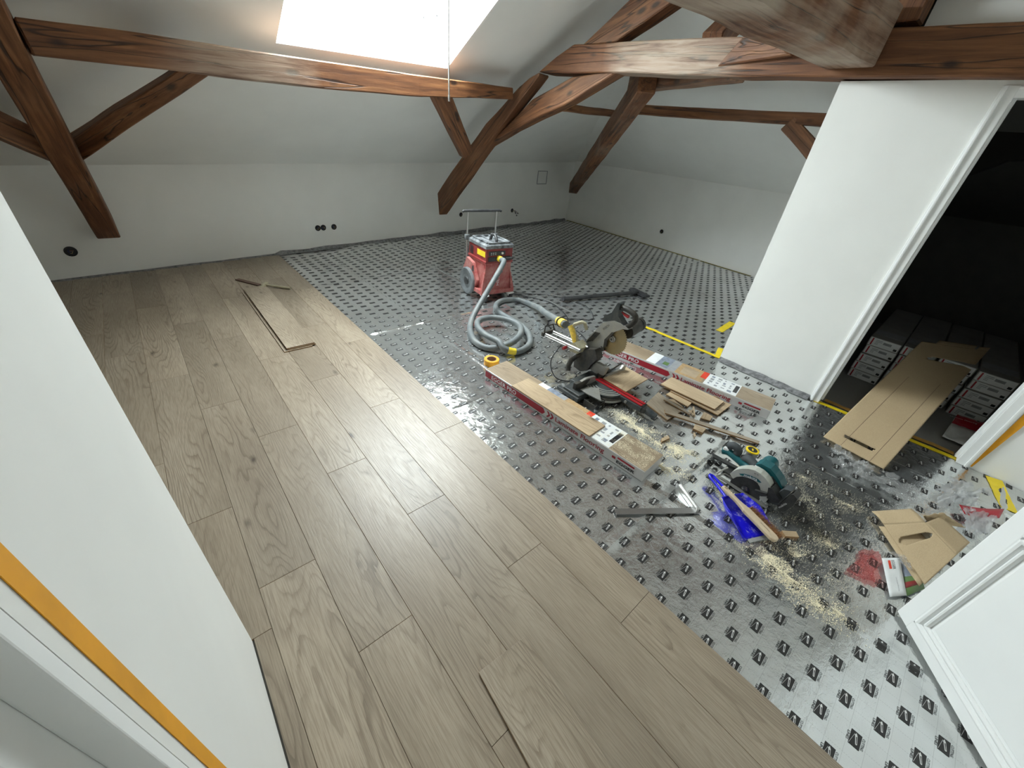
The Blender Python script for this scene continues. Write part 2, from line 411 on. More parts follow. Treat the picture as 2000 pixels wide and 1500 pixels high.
bar(b, f0, wd_ - f0, f0, f1, .03, .075); bar(b, f0, wd_ - f0, hg_ - f1, hg_ - f0, .03, .075); bar(b, f0, f1, f1, hg_ - f1, .03, .075); bar(b, wd_ - f1, wd_ - f0, f1, hg_ - f1, .03, .075)
b.build('window_sash', 'trim_paint', win)
t = NT('pane_glass'); lw = t.n('LayerWeight'); lw.inputs[0].default_value = .12
tr = t.n('BsdfTransparent'); gl = t.n('BsdfGlossy'); gl.inputs['Roughness'].default_value = .02
tr.inputs[0].default_value = (.97, .99, .98, 1); mx = t.n('MixShader'); t.l(t.math('MULTIPLY', lw.outputs[1], .3), mx.inputs[0]); t.l(tr.outputs[0], mx.inputs[1]); t.l(gl.outputs[0], mx.inputs[2]); t.l(mx.outputs[0], t.out.inputs[0]); MATS['pane_glass'] = t.m
b = MB(); bar(b, f1 - .01, wd_ - f1 + .01, f1 - .01, hg_ - f1 + .01, .05, .056); b.build('window_pane', 'pane_glass', win)
for uu, vv in ((wd_ - .16, .05), (wd_ - .045, .10)):
    b = MB(); q = sky(uu, vv, .028); b.cyl(q, q - ez * .012, .006, 8); b.build('latch', 'metal_dark', win)
pl_ = bpy.data.lights.new('sky_portal', 'AREA'); pl_.shape = 'RECTANGLE'; pl_.size = wd_; pl_.size_y = hg_; pl_.cycles.is_portal = True
po = bpy.data.objects.new('sky_portal', pl_); C.objects.link(po)
cc = sky(wd_ / 2, hg_ / 2, .11); zz = ez; po.matrix_world = Matrix(((ex.x, ey.x, zz.x, cc.x), (ex.y, ey.y, zz.y, cc.y), (ex.z, ey.z, zz.z, cc.z), (0, 0, 0, 1)))
# pole that works the skylight
q0, q1 = on(877, 198, 1, 3.05), on(876, 0, 1, 3.05)
rod = thing('skylight_pole', 'thin metal opening pole hanging from the skylight', 'pole', q0)
ax_ = (q1 - q0).normalized(); L_ = (q1 - q0).length + .22
b = MB(); b.cyl((0, 0, .03), ax_ * L_, .0055, 10); b.build('rod', 'metal_alu', rod)
b = MB(); b.cyl((0, 0, 0), (0, 0, .04), .0075, 10); b.build('end_cap', 'metal_alu', rod)
b = MB(); b.lathe([(.004, -.012), (.014, -.012), (.014, .012), (.004, .012), (.004, -.012)], ax_ * L_, (1, 0, 0), 12); b.build('hook_ring', 'metal_alu', rod)

# ------------------------------------------------------------------ roof timbers
def wobble(mb, amp, freq=2.0, seed=0):
    for v in mb.v:
        n = mnoise.noise_vector(V(v) * freq + V((seed * 9.1, seed * 4.3, 2.2))); v += n * amp
def densify(mb, name, mat, ax, seed, label, amp=.007, cuts=None, cat='beam', group=None):
    """cut a beam's mesh up, roughen it, put grain coordinates on it"""
    o = mb.build(name, mat); me = o.data; ax = V(ax).normalized()
    bm = bmesh.new(); bm.from_mesh(me)
    bmesh.ops.bevel(bm, geom=[e for e in bm.edges], offset=.008, segments=1, affect='EDGES')
    d0 = min(v.co.dot(ax) for v in bm.verts); d1 = max(v.co.dot(ax) for v in bm.verts)
    n = max(4, int((d1 - d0) / .12))
    for k in range(1, n):
        bmesh.ops.bisect_plane(bm, geom=bm.verts[:] + bm.edges[:] + bm.faces[:], plane_co=ax * (d0 + (d1 - d0) * k / n), plane_no=ax)
    for v in bm.verts: v.co += mnoise.noise_vector(v.co * 3.1 + V((seed * 7.7, seed, 0))) * amp
    bmesh.ops.recalc_face_normals(bm, faces=bm.faces[:]); bm.to_mesh(me); bm.free()
    c = sum((v.co for v in me.vertices), V()) / len(me.vertices)
    for v in me.vertices: v.co -= c
    o.location = c; grain(me, (0, 0, 0), ax, seed)
    tag(o, label, cat, group); return o
def xprism(pix, x0, th, name, mat, seed, label, **kw):
    p = [on(px, py, 0, x0) for px, py in pix]; b = MB(); b.prism(p, (th, 0, 0))
    far = max(((a - c).length, i, j) for i, a in enumerate(p) for j, c in enumerate(p) if i < j)
    return densify(b, name, mat, p[far[2]] - p[far[1]], seed, label, **kw)
def sbeam(p0, p1, w, h, name, mat, seed, label, up=(0, 0, 1), **kw):
    p0, p1 = V(p0), V(p1); M = frame(p0, p1 - p0, up); b = MB(); L = (p1 - p0).length
    b.box((L / 2, 0, 0), (L, w, h), M); return densify(b, name, mat, p1 - p0, seed, label, **kw)

XT = 3.47
xprism([(1052, 141), (1085, 112), (1120, 87), (1225, 81), (1350, 74), (1460, 70), (1740, 53), (2000, 40), (2300, 20), (2300, 150), (2000, 151), (1640, 150), (1390, 148), (1190, 142), (1062, 143)], XT, .20, 'tie_beam', 'timber_tie', 1, 'long heavy tie beam running right over the top of the white partition')
xprism([(854, 377), (857, 420), (940, 298), (970, 256), (1000, 216), (1052, 146), (1052, 141), (1032, 152), (1012, 170), (988, 198), (948, 242), (922, 278), (883, 332)], XT - .03, .15, 'leaning_strut', 'timber', 2, 'leaning strut above the dust extractor, its foot cut off over the floor', amp=.006)
xprism([(1039, 195), (1116, 150), (1192, 140), (1230, 128), (1192, 150), (1106, 203), (1000, 254), (952, 285)], XT + .03, .14, 'brace', 'timber', 3, 'long brace rising from the leaning strut to the underside of the tie beam')
xprism([(1138, 88), (1228, 0), (1330, -105), (1440, -95), (1320, 0), (1202, 82)], XT + .05, .15, 'upper_strut', 'timber', 4, 'strut rising above the tie beam against the sloped ceiling')
# left truss
sbeam((-.315, 5.30, .43), (-.275, 2.95, 2.17), .16, .17, 'leaning_strut', 'timber', 5, 'dark leaning strut at the upper left, crossing the end of the purlin', amp=.005)
pb = on(60, 268, 1, 4.35); sbeam(pb + V((.1, .05, -.09)), on(-60, 205, 1, 4.2) + V((-.1, 0, .02)), .14, .15, 'brace', 'timber', 6, 'short dark brace at the left edge behind the left strut')
# purlin in front of the skylight
def pur(px, py): return onp(px, py, V((-.128, 1, 0)), 3.50)
b = MB(); b.prism([pur(*q) for q in ((26, 31), (200, 54), (400, 83), (500, 100), (750, 136), (1003, 171), (1003, 194), (825, 190), (670, 177), (500, 158), (350, 140), (66, 106))], (-.02, .15, 0))
densify(b, 'purlin', 'timber_purlin', (1, .128, .06), 7, 'long purlin crossing below the skylight from left to right')
def plane_beam(pix, y0, th, name, mat, seed, label):
    p = [on(px, py, 1, y) for (px, py), y in zip(pix, y0)]; b = MB(); b.prism(p, th); return densify(b, name, mat, (p[0] + p[1]) / 2 - (p[2] + p[3]) / 2, seed, label)
plane_beam([(352, 138), (412, 148), (150, 322), (120, 284)], [3.62, 3.62, 4.48, 4.56], (0, .13, .03), 'brace', 'timber', 8, 'brace from the left strut up to the purlin')
plane_beam([(846, 186), (884, 190), (925, 296), (908, 312)], [3.98, 3.98, 4.28, 4.32], (0, .12, .03), 'brace', 'timber', 9, 'short brace between purlin and leaning strut beside the hanging pole')
# hip truss at the far corner
sbeam((7.05, 6.05, .70), (3.85, 2.62, 2.06), .17, .20, 'hip_strut', 'timber_grey', 10, 'leaning hip strut in the far corner above the end wall')
sbeam((4.22, 3.02, 2.10), (3.62, 1.70, 2.10), .16, .17, 'dragon_beam', 'timber_grey', 11, 'short grey beam lying on the hip strut behind the tie beam')
p0, p1 = on(1105, 211, 1, 3.85), on(1216, 224, 1, 3.85); sbeam(p0 - (p1 - p0) * .35, p1 + (p1 - p0) * .05, .10, .075, 'purlin', 'timber', 12, 'thin purlin between the long brace and the hip strut')
p0, p1 = on(1255, 215, 0, 5.0), on(1640, 237, 0, 5.0); sbeam(p0 + (p0 - p1) * .06, p1, .11, .10, 'purlin', 'timber', 13, 'far purlin on the hip slope ending behind the white partition')
p0, p1 = on(1540, 240, 0, 4.98), on(1608, 320, 0, 5.06); sbeam(p0, p1, .10, .14, 'brace', 'timber', 14, 'brace under the far purlin half hidden by the partition')
sbeam(W(1388, 88, 2.22), W(1470, 5, 2.62), .15, .15, 'upper_strut', 'timber', 15, 'short dark strut seen above the tie beam beside the big crossbeam')
# heavy crossbeam over the camera
sbeam((-1.2, 1.56, 2.19), (3.48, .965, 2.185), .27, .27, 'crossbeam', 'timber_pale', 16, 'massive pale crossbeam at the top resting on the tie beam', amp=.012)
b = MB(); q = [W(1445, 128, 2.04), W(1530, 105, 2.06), W(1620, 118, 2.04), W(1600, 138, 2.01)]
b.prism([on(1455, 66, 0, XT - .005), on(1400, 130, 0, XT - .005), on(1545, 106, 0, XT - .06), on(1530, 95, 0, XT - .06)], (.10, 0, 0))
densify(b, 'bearing_block', 'timber', (0, 1, 0), 17, 'wedge shaped bearing block in the corner of tie beam and crossbeam', amp=.003)
b = MB(); b.box((3.56, .83, 2.62), (.15, .17, .74)); densify(b, 'king_post', 'timber', (0, 0, 1), 18, 'dark post standing on the tie beam at the top edge', cat='post')
sbeam((3.56, .74, 2.42), (3.57, .05, 2.88), .12, .13, 'brace', 'timber', 19, 'dark brace leaning off the post above the tie beam')
b = MB(); b.box((3.60, 1.01, 2.58), (.10, .13, .66)); densify(b, 'post', 'timber', (0, 0, 1), 20, 'narrow dark post beside the thicker post above the crossbeam', cat='post')
# black timbers inside the store room
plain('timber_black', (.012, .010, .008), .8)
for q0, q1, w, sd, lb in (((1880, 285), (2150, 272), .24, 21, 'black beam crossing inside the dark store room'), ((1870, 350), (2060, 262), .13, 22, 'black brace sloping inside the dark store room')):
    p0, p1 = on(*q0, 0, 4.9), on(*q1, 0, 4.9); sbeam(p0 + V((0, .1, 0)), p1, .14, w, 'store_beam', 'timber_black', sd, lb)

# ------------------------------------------------------------------ laid laminate: every board a part of the floor
PWD, PLN, PTH, X0 = .2003, 1.345, .008, 1.112
ends = {0: .20, 1: .635, 2: 1.121, 3: .234, 4: .711, 5: 1.144, 6: 1.618, 7: .75, 8: 1.2, 9: .3, 10: .8, 11: 1.2}
lam = struct(MB().box((-.62, 2.2, -.010), (3.46, 6.6, .002)).build('floor_laminate', 'dark_plaster'), 'brown oak laminate floor laid on the left half of the room', 'floor')
plank_mesh = {}
def plank_me(L, Wd, mat='oak_laminate'):
    k = (round(L, 3), round(Wd, 3), mat)
    if k not in plank_mesh:
        bm = bmesh.new(); bmesh.ops.create_cube(bm, size=1)
        for v in bm.verts: v.co = V((v.co.x * (L - .0012), v.co.y * (Wd - .0012), v.co.z * PTH))
        bmesh.ops.bevel(bm, geom=[e for e in bm.edges if all(v.co.z > 0 for v in e.verts)], offset=.0009, segments=1, affect='EDGES')
        me = bpy.data.meshes.new('plank'); bm.to_mesh(me); bm.free(); me.materials.append(MATS[mat]); me.materials.append(MATS['board_core'])
        for p in me.polygons: p.material_index = 0 if p.normal.z > .5 else 1
        plank_mesh[k] = me
    return plank_mesh[k]
def wall_end_y(x): return knee_y(x) - .035
for c in range(12):
    xl, xr = X0 - PWD * (c + 1), X0 - PWD * c; xm = (xl + xr) / 2
    y = ends[c]
    while y > -1.0: y -= PLN
    while True:
        y0, y1 = y, y + PLN; lo = -1.0
        if c >= 6: lo = .9685
        if c == 6 and y0 < .9685:                              # ripped narrow along the wall on the left
            e = min(y1, .9685); o = bpy.data.objects.new('plank', plank_me(e - y0, .056)); C.objects.link(o)
            o.matrix_world = Matrix.Translation((xr - .028, (y0 + e) / 2, -PTH / 2)) @ Matrix.Rotation(R(90), 4, 'Z'); o.parent = lam
        top = wall_end_y(xl)
        a, e = max(y0, lo), min(y1, top)
        if e - a > .02:
            o = bpy.data.objects.new('plank', plank_me(e - a, PWD)); C.objects.link(o)
            o.matrix_world = Matrix.Translation((xm, (a + e) / 2, -PTH / 2)) @ Matrix.Rotation(R(90), 4, 'Z'); o.parent = lam
        y = y1
        if y > top: break

# ------------------------------------------------------------------ foil underlay: five folded sheets, butted along y
SE = [-1.02, -.82, .43, 1.685, 2.95, 4.28, 5.5, 6.6]
ZU = -.0085
def hz(x, y):
    """height of the foil: gentle sag, folds along y, creases where sheets meet"""
    z = ZU - .004 * max(0, mnoise.noise(V((x * 1.1, y * 1.1, 3.3))))
    far = max(0, min(1, (y - 3.4) / 1.2)) * max(0, min(1, (4.5 - x) / 1.5))
    z += .030 * far * max(0, mnoise.noise(V((x * 1.3 + y * .5, y * 2.0, 8.1))) + .1)
    for fx in (1.66, 2.63, 3.16, 4.2, 5.3, 6.3):
        d = abs(x - fx - .03 * mnoise.noise(V((y * .8, fx, 0)))); z += .006 * max(0, 1 - d / .016)
    for s in SE[1:-1]:
        d = abs(y - s - .02 * mnoise.noise(V((x * 2, s, 0)))); z += .011 * max(0, 1 - d / .024) * (.5 + 1.0 * abs(mnoise.noise(V((x * 9, s, 1)))))
    kx = min(max(0, x - 1.112) / .05, 1)
    return ZU + (z - ZU) * kx
def logo_mesh(full):
    vs, fs, mi = [], [], []
    def ad(pts, faces, m):
        b0 = len(vs); vs.extend(pts); fs.extend([[b0 + i for i in f] for f in faces]); mi.extend([m] * len(faces))
    a, c = .027, .0145
    nn = 6 if full else 2
    ad([(-a + 2 * a * i / nn, -c + c * 2 * j / 3) for j in range(4) for i in range(nn + 1)], [(j * (nn + 1) + i, j * (nn + 1) + i + 1, (j + 1) * (nn + 1) + i + 1, (j + 1) * (nn + 1) + i) for j in range(3) for i in range(nn)], 0)
    # cutter symbol: pale outline of a knife and a cutting line
    if full:
        ad([(.0225, .0010), (.0150, -.0030), (-.0140, -.0072), (-.0165, -.0050), (-.0155, -.0022), (.0120, .0030), (.0125, .0048)], [(0, 1, 2, 3, 4, 5, 6)], 1)
        ad([(.0105, -.0022), (-.0125, -.0052), (-.0135, -.0040), (.0095, .0006)], [(0, 1, 2, 3)], 2)
        ad([(-.0255, .0132), (.018, .0045), (.018, .0051), (-.0255, .0139)], [(0, 1, 2, 3)], 1)
    return vs, fs, mi
LG = {True: logo_mesh(True), False: logo_mesh(False)}
tx = {w: textmesh(w, .0098, L_) for w, L_ in (('CUTTING', .043), ('LINES', .032))}
tx = {k: ([V((-v.x, -v.y, 0)) for v in m[0]], m[1]) for k, m in tx.items()}
def in_room(x, y):
    if y > knee_y(x) - .05: return False
    if x > 7.38 - (6.41 - y) * .077 - .04: return False
    if x > PX - .02 and y < 1.0: return False
    return True
for si in range(len(SE) - 1):
    y0, y1 = SE[si], SE[si + 1]; x0, x1 = 1.10, 7.42
    if y0 < 1.0: x1 = PX + .05 if y1 < 1.5 else x1
    GR = .015; nx, ny = int((x1 - x0) / GR), max(4, int((y1 - y0) / GR))
    vs, fs = [], []
    if si == 2: x1 = 7.3; nx = int((x1 - x0) / GR)
    for j in range(ny + 1):
        for i in range(nx + 1):
            x = x0 + (x1 - x0) * i / nx; y = y0 + (y1 - y0) * j / ny; vs.append((x, y, hz(x, y)))
    for j in range(ny):
        for i in range(nx):
            xm, ym = x0 + (x1 - x0) * (i + .5) / nx, y0 + (y1 - y0) * (j + .5) / ny
            if ym > knee_y(xm) - .012 or (xm > PX - .003 and ym < 1.01 and not (DY1 < ym < DY0 and xm < PX + .06)) or xm > 7.36 - (6.41 - ym) * .077: continue
            a = j * (nx + 1) + i; fs.append((a, a + 1, a + nx + 2, a + nx + 1))
    me = bpy.data.meshes.new('underlay_sheet'); me.from_pydata(vs, [], fs); me.materials.append(MATS['foil'])
    me.polygons.foreach_set('use_smooth', [True] * len(me.polygons))
    o = bpy.data.objects.new('underlay_sheet', me); C.objects.link(o)
    where = ['at the bottom edge in front of the open door', 'beside the open white door', 'under the mitre saw and both board packages', 'under the coiled hose and the roll of tape', 'around the wheels of the red dust extractor', 'behind the red dust extractor', 'along the foot of the far wall'][si]
    tag(o, 'silver foil underlay sheet ' + where, 'underlay', 'foil underlay sheets')
    # printed marks
    lv, lf, lm = [], [], []
    k = -3
    while True:
        x = 1.2305 + .1097 * k
        if x > x1: break
        n0 = math.ceil((y0 + .01 - (-.295 - .05 * (k % 2))) / .1)
        yy = -.295 - .05 * (k % 2) + n0 * .1
        while yy < y1 - .005:
            if x > 1.115 and in_room(x, yy):
                dist = math.hypot(x, yy); full = dist < 3.6
                def put(vs2, fs2, m, ox=0, oy=0, rot=0):
                    b0 = len(lv)
                    lift = [0.0] * len(vs2)
                    if isinstance(m, list):
                        for q, f in enumerate(fs2):
                            for i in f: lift[i] = .0005 * m[q]
                    for v, li in zip(vs2, lift):
                        X, Y = x + v[0] + ox, yy + v[1] + oy; lv.append((X, Y, hz(X, Y) + .0011 + li))
                    for q, f in enumerate(fs2): lf.append([b0 + i for i in f]); lm.append((m[q] if isinstance(m, list) else m) % 2)
                put(*LG[full])
                if dist < 3.0:
                    T = tx['CUTTING']; put(T[0], T[1], 0, .002, -.0195)
                    T = tx['LINES']; put(T[0], T[1], 0, -.003, .0195)
            yy += .1
        k += 1
    if lv:
        me = bpy.data.meshes.new('printed_marks'); me.from_pydata(lv, [], lf); me.materials.append(MATS['print_black']); me.materials.append(MATS['print_white'])
        me.polygons.foreach_set('material_index', lm)
        q = bpy.data.objects.new('printed_marks', me); C.objects.link(q); q.parent = o; q['kind'] = 'stuff'

# ------------------------------------------------------------------ door frames, doors
fr = struct(MB().box((PX + PT / 2, (DY0 + DY1) / 2, DZ + .004), (PT + .004, DY0 - DY1, .012)).build('trim_1', 'trim_paint'), 'white frame of the doorway to the dark store room', 'door frame')
def casing(y0, y1, z0, z1, side):
    b = MB(); xm = PX
    b.box((xm - .006, (y0 + y1) / 2, (z0 + z1) / 2), (.014, abs(y1 - y0), z1 - z0), bev=.002)
    if side: b.box((xm - .012, y0 + side * .046, (z0 + z1) / 2), (.026, .014, z1 - z0), bev=.004)
    else: b.box((xm - .012, (y0 + y1) / 2, z1 - .012), (.026, abs(y1 - y0), .014), bev=.004)
    b.build('casing', 'trim_paint', fr)
casing(DY0 - .008, DY0 + .055, -.008, DZ + .046, 1); casing(DY1 + .008, DY1 - .055, -.008, DZ + .046, -1); casing(DY1 + .008, DY0 - .008, DZ - .006, DZ + .046, 0)
for y, s in ((DY0, -1), (DY1, 1)):
    b = MB(); b.box((PX + PT / 2, y + s * .004, DZ / 2), (PT + .006, .012, DZ)); b.box((PX + .07, y + s * .014, DZ / 2), (.04, .014, DZ)); b.build('lining', 'trim_paint', fr)
# doorway on the left, its door shut
fl = struct(MB().box((-.163, .302, 1.0), (.024, .020, 2.03), bev=.002).build('trim_2', 'trim_paint'), 'white stepped door frame in the lower left corner', 'door frame')
MB().box((-.195, .280, 1.0), (.040, .064, 2.03), bev=.004).build('door_stop', 'trim_paint', fl)
MB().box((-.205, -.548, 1.0), (.06, .024, 2.03), bev=.004).build('door_stop', 'trim_paint', fl)
dl = struct(MB().box((-.245, -.13, 1.0), (.04, .83, 2.0), bev=.003).build('door_1', 'trim_paint'), 'closed white door in the lower left corner', 'door')
MB().box((-.222, -.13, 1.35), (.012, .58, 1.0), bev=.005).build('panel', 'trim_paint', dl)
MB().box((-.222, -.13, .45), (.012, .58, .56), bev=.005).build('panel', 'trim_paint', dl)

# open door at the lower right
h0, h1 = V((1.883, -.507, .006)), V((1.476, -.787, .006)); dd = (h1 - h0).normalized()
dn = V((dd.y, -dd.x, 0)); dn = dn if dn.dot(EYE - h0) > 0 else -dn
DM = Matrix(((dd.x, dn.x, 0, h0.x), (dd.y, dn.y, 0, h0.y), (0, 0, 1, h0.z), (0, 0, 0, 1)))     # X to the hinge, Y towards the viewer
def dbox(b, x0, x1, y0, y1, z0, z1, bev=0): b.box(((x0 + x1) / 2, (y0 + y1) / 2, (z0 + z1) / 2), (x1 - x0, y1 - y0, z1 - z0), bev=bev)
b = MB(); st = .066
dbox(b, 0, st, -.04, 0, 0, 2.0, .004); dbox(b, .80 - st, .80, -.04, 0, 0, 2.0, .004)
for z0, z1 in ((0, .045), (.585, .70), (1.93, 2.0)): dbox(b, st - .002, .80 - st + .002, -.0395, -.0005, z0, z1)
door = b.build('door_2', 'trim_paint'); door.matrix_world = DM
struct(door, 'open white panelled door in the lower right corner', 'door')
for z0, z1 in ((.045, .585), (.70, 1.93)):
    b = MB(); dbox(b, st - .01, .80 - st + .01, -.032, -.012, z0 - .01, z1 + .01); dbox(b, st + .055, .80 - st - .055, -.02, -.006, z0 + .055, z1 - .055, .004); b.build('panel', 'trim_paint', door)
    b = MB()
    for k, rr in ((.010, .013), (.033, .009)):
        P4 = [(st + k, z0 + k), (.80 - st - k, z0 + k), (.80 - st - k, z1 - k), (st + k, z1 - k)]
        for i in range(4):
            (xa, za), (xb, zb_) = P4[i], P4[(i + 1) % 4]; b.cyl((xa, -.008, za), (xb, -.008, zb_), rr, 10)
    b.build('moulding', 'trim_paint', door)
b = MB(); b.box((.055, .004, 1.04), (.04, .008, .2), bev=.003); b.build('handle_plate', 'metal_alu', door)
b = MB(); b.tube([(.055, .008, 1.07), (.055, .045, 1.07), (.065, .055, 1.07), (.17, .055, 1.07)], .009, 10); b.build('handle', 'metal_alu', door)

# ------------------------------------------------------------------ tape on walls and floor
plain('tape_yellow', srgb(232, 204, 30), .45, scale=12, var=.08); plain('tape_orange', srgb(228, 158, 18), .55, scale=12, var=.1); plain('tape_clear', srgb(186, 142, 66), .3, scale=25, var=.25); plain('tape_olive', srgb(150, 136, 54), .6, scale=12, var=.25)
b = MB(); b.box((-.1502, .3465, 1.05), (.0008, .027, 2.0)); tag(b.build('masking_tape', 'tape_orange'), 'orange masking tape running down the wall at the left edge', 'tape')
b = MB()
pts = [(.003, -.657, .004), (.004, -.660, .15), (.006, -.664, .35), (.004, -.668, .6), (.003, -.67, 1.0), (.003, -.67, 1.9)]
wd2 = [.012, .022, .034, .036, .032, .03]
vs = []; 
for (dx, y, z), w in zip(pts, wd2): vs += [V((PX - dx, y, z)), V((PX - dx - .004, y - w, z))]
b.add(vs, [(2 * i, 2 * i + 1, 2 * i + 3, 2 * i + 2) for i in range(len(pts) - 1)]); b.add([v + V((-.0007, 0, 0)) for v in vs], [(2 * i, 2 * i + 2, 2 * i + 3, 2 * i + 1) for i in range(len(pts) - 1)])
tag(b.build('masking_tape', 'tape_orange'), 'orange masking tape hanging beside the right jamb of the doorway', 'tape')
def floor_strip(p0, p1, w, name, mat, label, n=14, group=None, dz=.0018, jit=.003):
    p0, p1 = V(p0), V(p1); d = (p1 - p0).normalized(); s_ = V((-d.y, d.x, 0)) * w / 2; b = MB(); vs = []
    for i in range(n + 1):
        q = p0.lerp(p1, i / n) + s_.normalized() * jit * mnoise.noise(V((i * .7, w * 90, p0.x)))
        for sg in (-1, 1):
            r = q + s_ * sg; z = max(hz(r.x, r.y), ZU) + dz if r.x < PX + .06 or r.y > 1 else ZU + dz; vs.append(V((r.x, r.y, z)))
    b.add(vs, [(2 * i, 2 * i + 1, 2 * i + 3, 2 * i + 2) for i in range(n)]); b.add([v + V((0, 0, .0006)) for v in vs], [(2 * i, 2 * i + 2, 2 * i + 3, 2 * i + 1) for i in range(n)])
    return tag(b.build(name, mat), label, 'tape', group)
floor_strip((3.555, 1.80, 0), (3.585, 1.005, 0), .046, 'floor_tape', 'tape_yellow', 'yellow tape on the foil leading to the corner of the partition')
floor_strip((3.56, 1.03, 0), (3.80, 1.10, 0), .046, 'floor_tape', 'tape_yellow', 'short yellow tape turning behind the corner of the partition', 6, dz=.0032)
floor_strip((4.20, 1.30, 0), (4.62, 1.33, 0), .07, 'floor_tape', 'tape_yellow', 'small yellow tape patch left of the partition edge', 6)
floor_strip((3.555, .235, 0), (3.60, -.66, 0), .045, 'floor_tape', 'tape_yellow', 'yellow tape along the threshold of the dark doorway')
floor_strip((3.64, .18, 0), (3.665, -.58, 0), .05, 'floor_tape', 'tape_clear', 'shiny brown tape just inside the threshold of the dark doorway', jit=.012)
floor_strip((3.545, -.775, 0), (3.22, -.845, 0), .075, 'floor_tape', 'tape_yellow', 'wide yellow tape strip between wall and open door', 8)
floor_strip((7.345, 6.34, 0), (7.02, 2.05, 0), .045, 'floor_tape', 'tape_olive', 'dull yellow tape along the foot of the end wall', 30)

# ------------------------------------------------------------------ grey membrane turned up at the far wall
t = NT('membrane'); co = t.coord(); t.bsdf(t.ramp(t.noise(co, 30, 4), [(.3, (.10, .10, .105)), (.7, (.34, .34, .35))]), .35, .3); MATS['membrane'] = t.m
b = MB(); vs = []; n = 120
for i in range(n + 1):
    x = -.9 + 8.2 * i / n; y = knee_y(x); q = mnoise.noise(V((x * 3.1, 0, 0))); hgt = (.028 + .022 * q) if x > 1.1 else .008 + .004 * q
    vs += [V((x, y - .045 - .02 * abs(q), ZU + .003)), V((x, y - .022, hgt * .55 + .004)), V((x, y - .004, hgt))]
b.smooth = True; b.add(vs, [(3 * i + j, 3 * i + 3 + j, 3 * i + 4 + j, 3 * i + 1 + j) for i in range(n) for j in (0, 1)])
struct(b.build('trim_3', 'membrane'), 'dark grey membrane edge along the foot of the far wall', 'membrane')

b = MB(); vs = []; n = 40
for i in range(n + 1):
    y = 1.0 - (1.0 - DY0 - .06) * i / n; q = mnoise.noise(V((y * 7.1, 3, 0))); hgt = .020 + .012 * q
    vs += [V((PX - .055 - .015 * abs(q), y, ZU + .004)), V((PX - .020, y, hgt * .6)), V((PX - .002, y, hgt))]
b.smooth = True; b.add(vs, [(3 * i + j, 3 * i + 3 + j, 3 * i + 4 + j, 3 * i + 1 + j) for i in range(n) for j in (0, 1)])
struct(b.build('trim_4', 'membrane'), 'dark grey membrane edge along the foot of the partition', 'membrane')

# ------------------------------------------------------------------ open socket boxes in the walls
plain('print_grey', srgb(150, 152, 155), .4); plain('black_plastic', (.014, .014, .015), .45); plain('wire_brown', srgb(120, 70, 40), .5); plain('wire_blue', srgb(40, 60, 120), .5); plain('metal_brass', (.5, .4, .2), .4, .8)
def knee_hit(px, py): return onp(px, py, V((-.128, 1, 0)), 5.452)
KN = V((.128, -1, 0)).normalized()
def socket_box(p, n, label, twin=False, loose=False, r=.036):
    M = frame(p + n * .001, n.cross(V((0, 0, 1))) * -1, (0, 0, 1)); up = V((0, 0, 1)); sd = up.cross(n)
    o = thing('socket_box', label, 'socket box', p)
    def loc(u, v, w): return sd * u + up * v + n * w
    offs = (-.036, .036) if twin else (0,)
    for u in offs:
        b = MB(); b.lathe([(r * .86, .001), (r, .0015), (r, .005), (r * .86, .006), (r * .8, .002), (r * .8, .0005), (.0005, .0005)], loc(u, 0, 0), n, 18); b.build('rim', 'black_plastic', o)
        b = MB(); b.box((0, 0, 0), (.026, .02, .008)); q = b.build('terminal', 'metal_dark', o); q.location = loc(u + .006, .004, .006)
        for k in range(3):
            b = MB(); a = k * 2.1 + u * 20; pts = [loc(u + .018 * math.cos(a), .018 * math.sin(a), .001), loc(u + .02 * math.cos(a + .6), .016 * math.sin(a + .6), .02), loc(u + .012 * math.cos(a + 2), .012 * math.sin(a + 2), .016)]
            b.tube(pts, .0022, 6); b.build('wire', ('wire_brown', 'wire_blue', 'metal_brass')[k], o)
    if loose:
        for k, (du, dv) in enumerate(((.10, -.05), (.14, -.10), (.17, -.06))):
            b = MB(); b.tube([loc(.02, 0, .003), loc(du * .4, dv * .1, .03), loc(du * .7, dv * .5, .025), loc(du, dv, .012)], .0026, 6); b.build('wire', ('metal_brass', 'wire_blue', 'wire_brown')[k], o)
            b = MB(); q = loc(du, dv, .012); b.box((q.x, q.y, q.z), (.02, .012, .016)); b.build('clamp', 'black_plastic', o)
    return o
socket_box(knee_hit(138, 491), KN, 'black open socket box at the far left near the wall foot', r=.045)
socket_box(knee_hit(626, 445), KN, 'black double socket box in the far wall', True)
socket_box(knee_hit(652, 443), KN, 'black single socket box beside the double one')
socket_box(knee_hit(900, 419), KN, 'small black socket box left of the extractor handle')
socket_box(knee_hit(1000, 411), KN, 'black socket box with loose wires hanging out', loose=True)
socket_box(endw(1293, 452) + V((-.012, 0, 0)), -EN if EN.x > 0 else EN, 'black socket box in the end wall')
# wall hatch
p = knee_hit(1051, 334); p2 = knee_hit(1066, 359); cx = (p + p2) / 2; wv = V((1, .128, 0)).normalized()
h = thing('wall_hatch', 'small white inspection hatch in the far wall near the corner', 'hatch', cx + KN * .006)
ww, hh = .30, abs(p.z - p2.z)
b = MB()
for u, v, a, c in ((0, hh / 2, ww, .012), (0, -hh / 2, ww, .012), (-ww / 2, 0, .012, hh), (ww / 2, 0, .012, hh)):
    b.box((0, 0, 0), (a, .008, c), Matrix.Translation(wv * u + V((0, 0, v))) @ frame((0, 0, 0), wv))
b.build('frame', 'print_grey', h)
b = MB(); b.box((0, 0, 0), (ww - .03, .006, hh - .03), frame((0, 0, 0), wv)); b.build('lid', 'wall_paint', h)

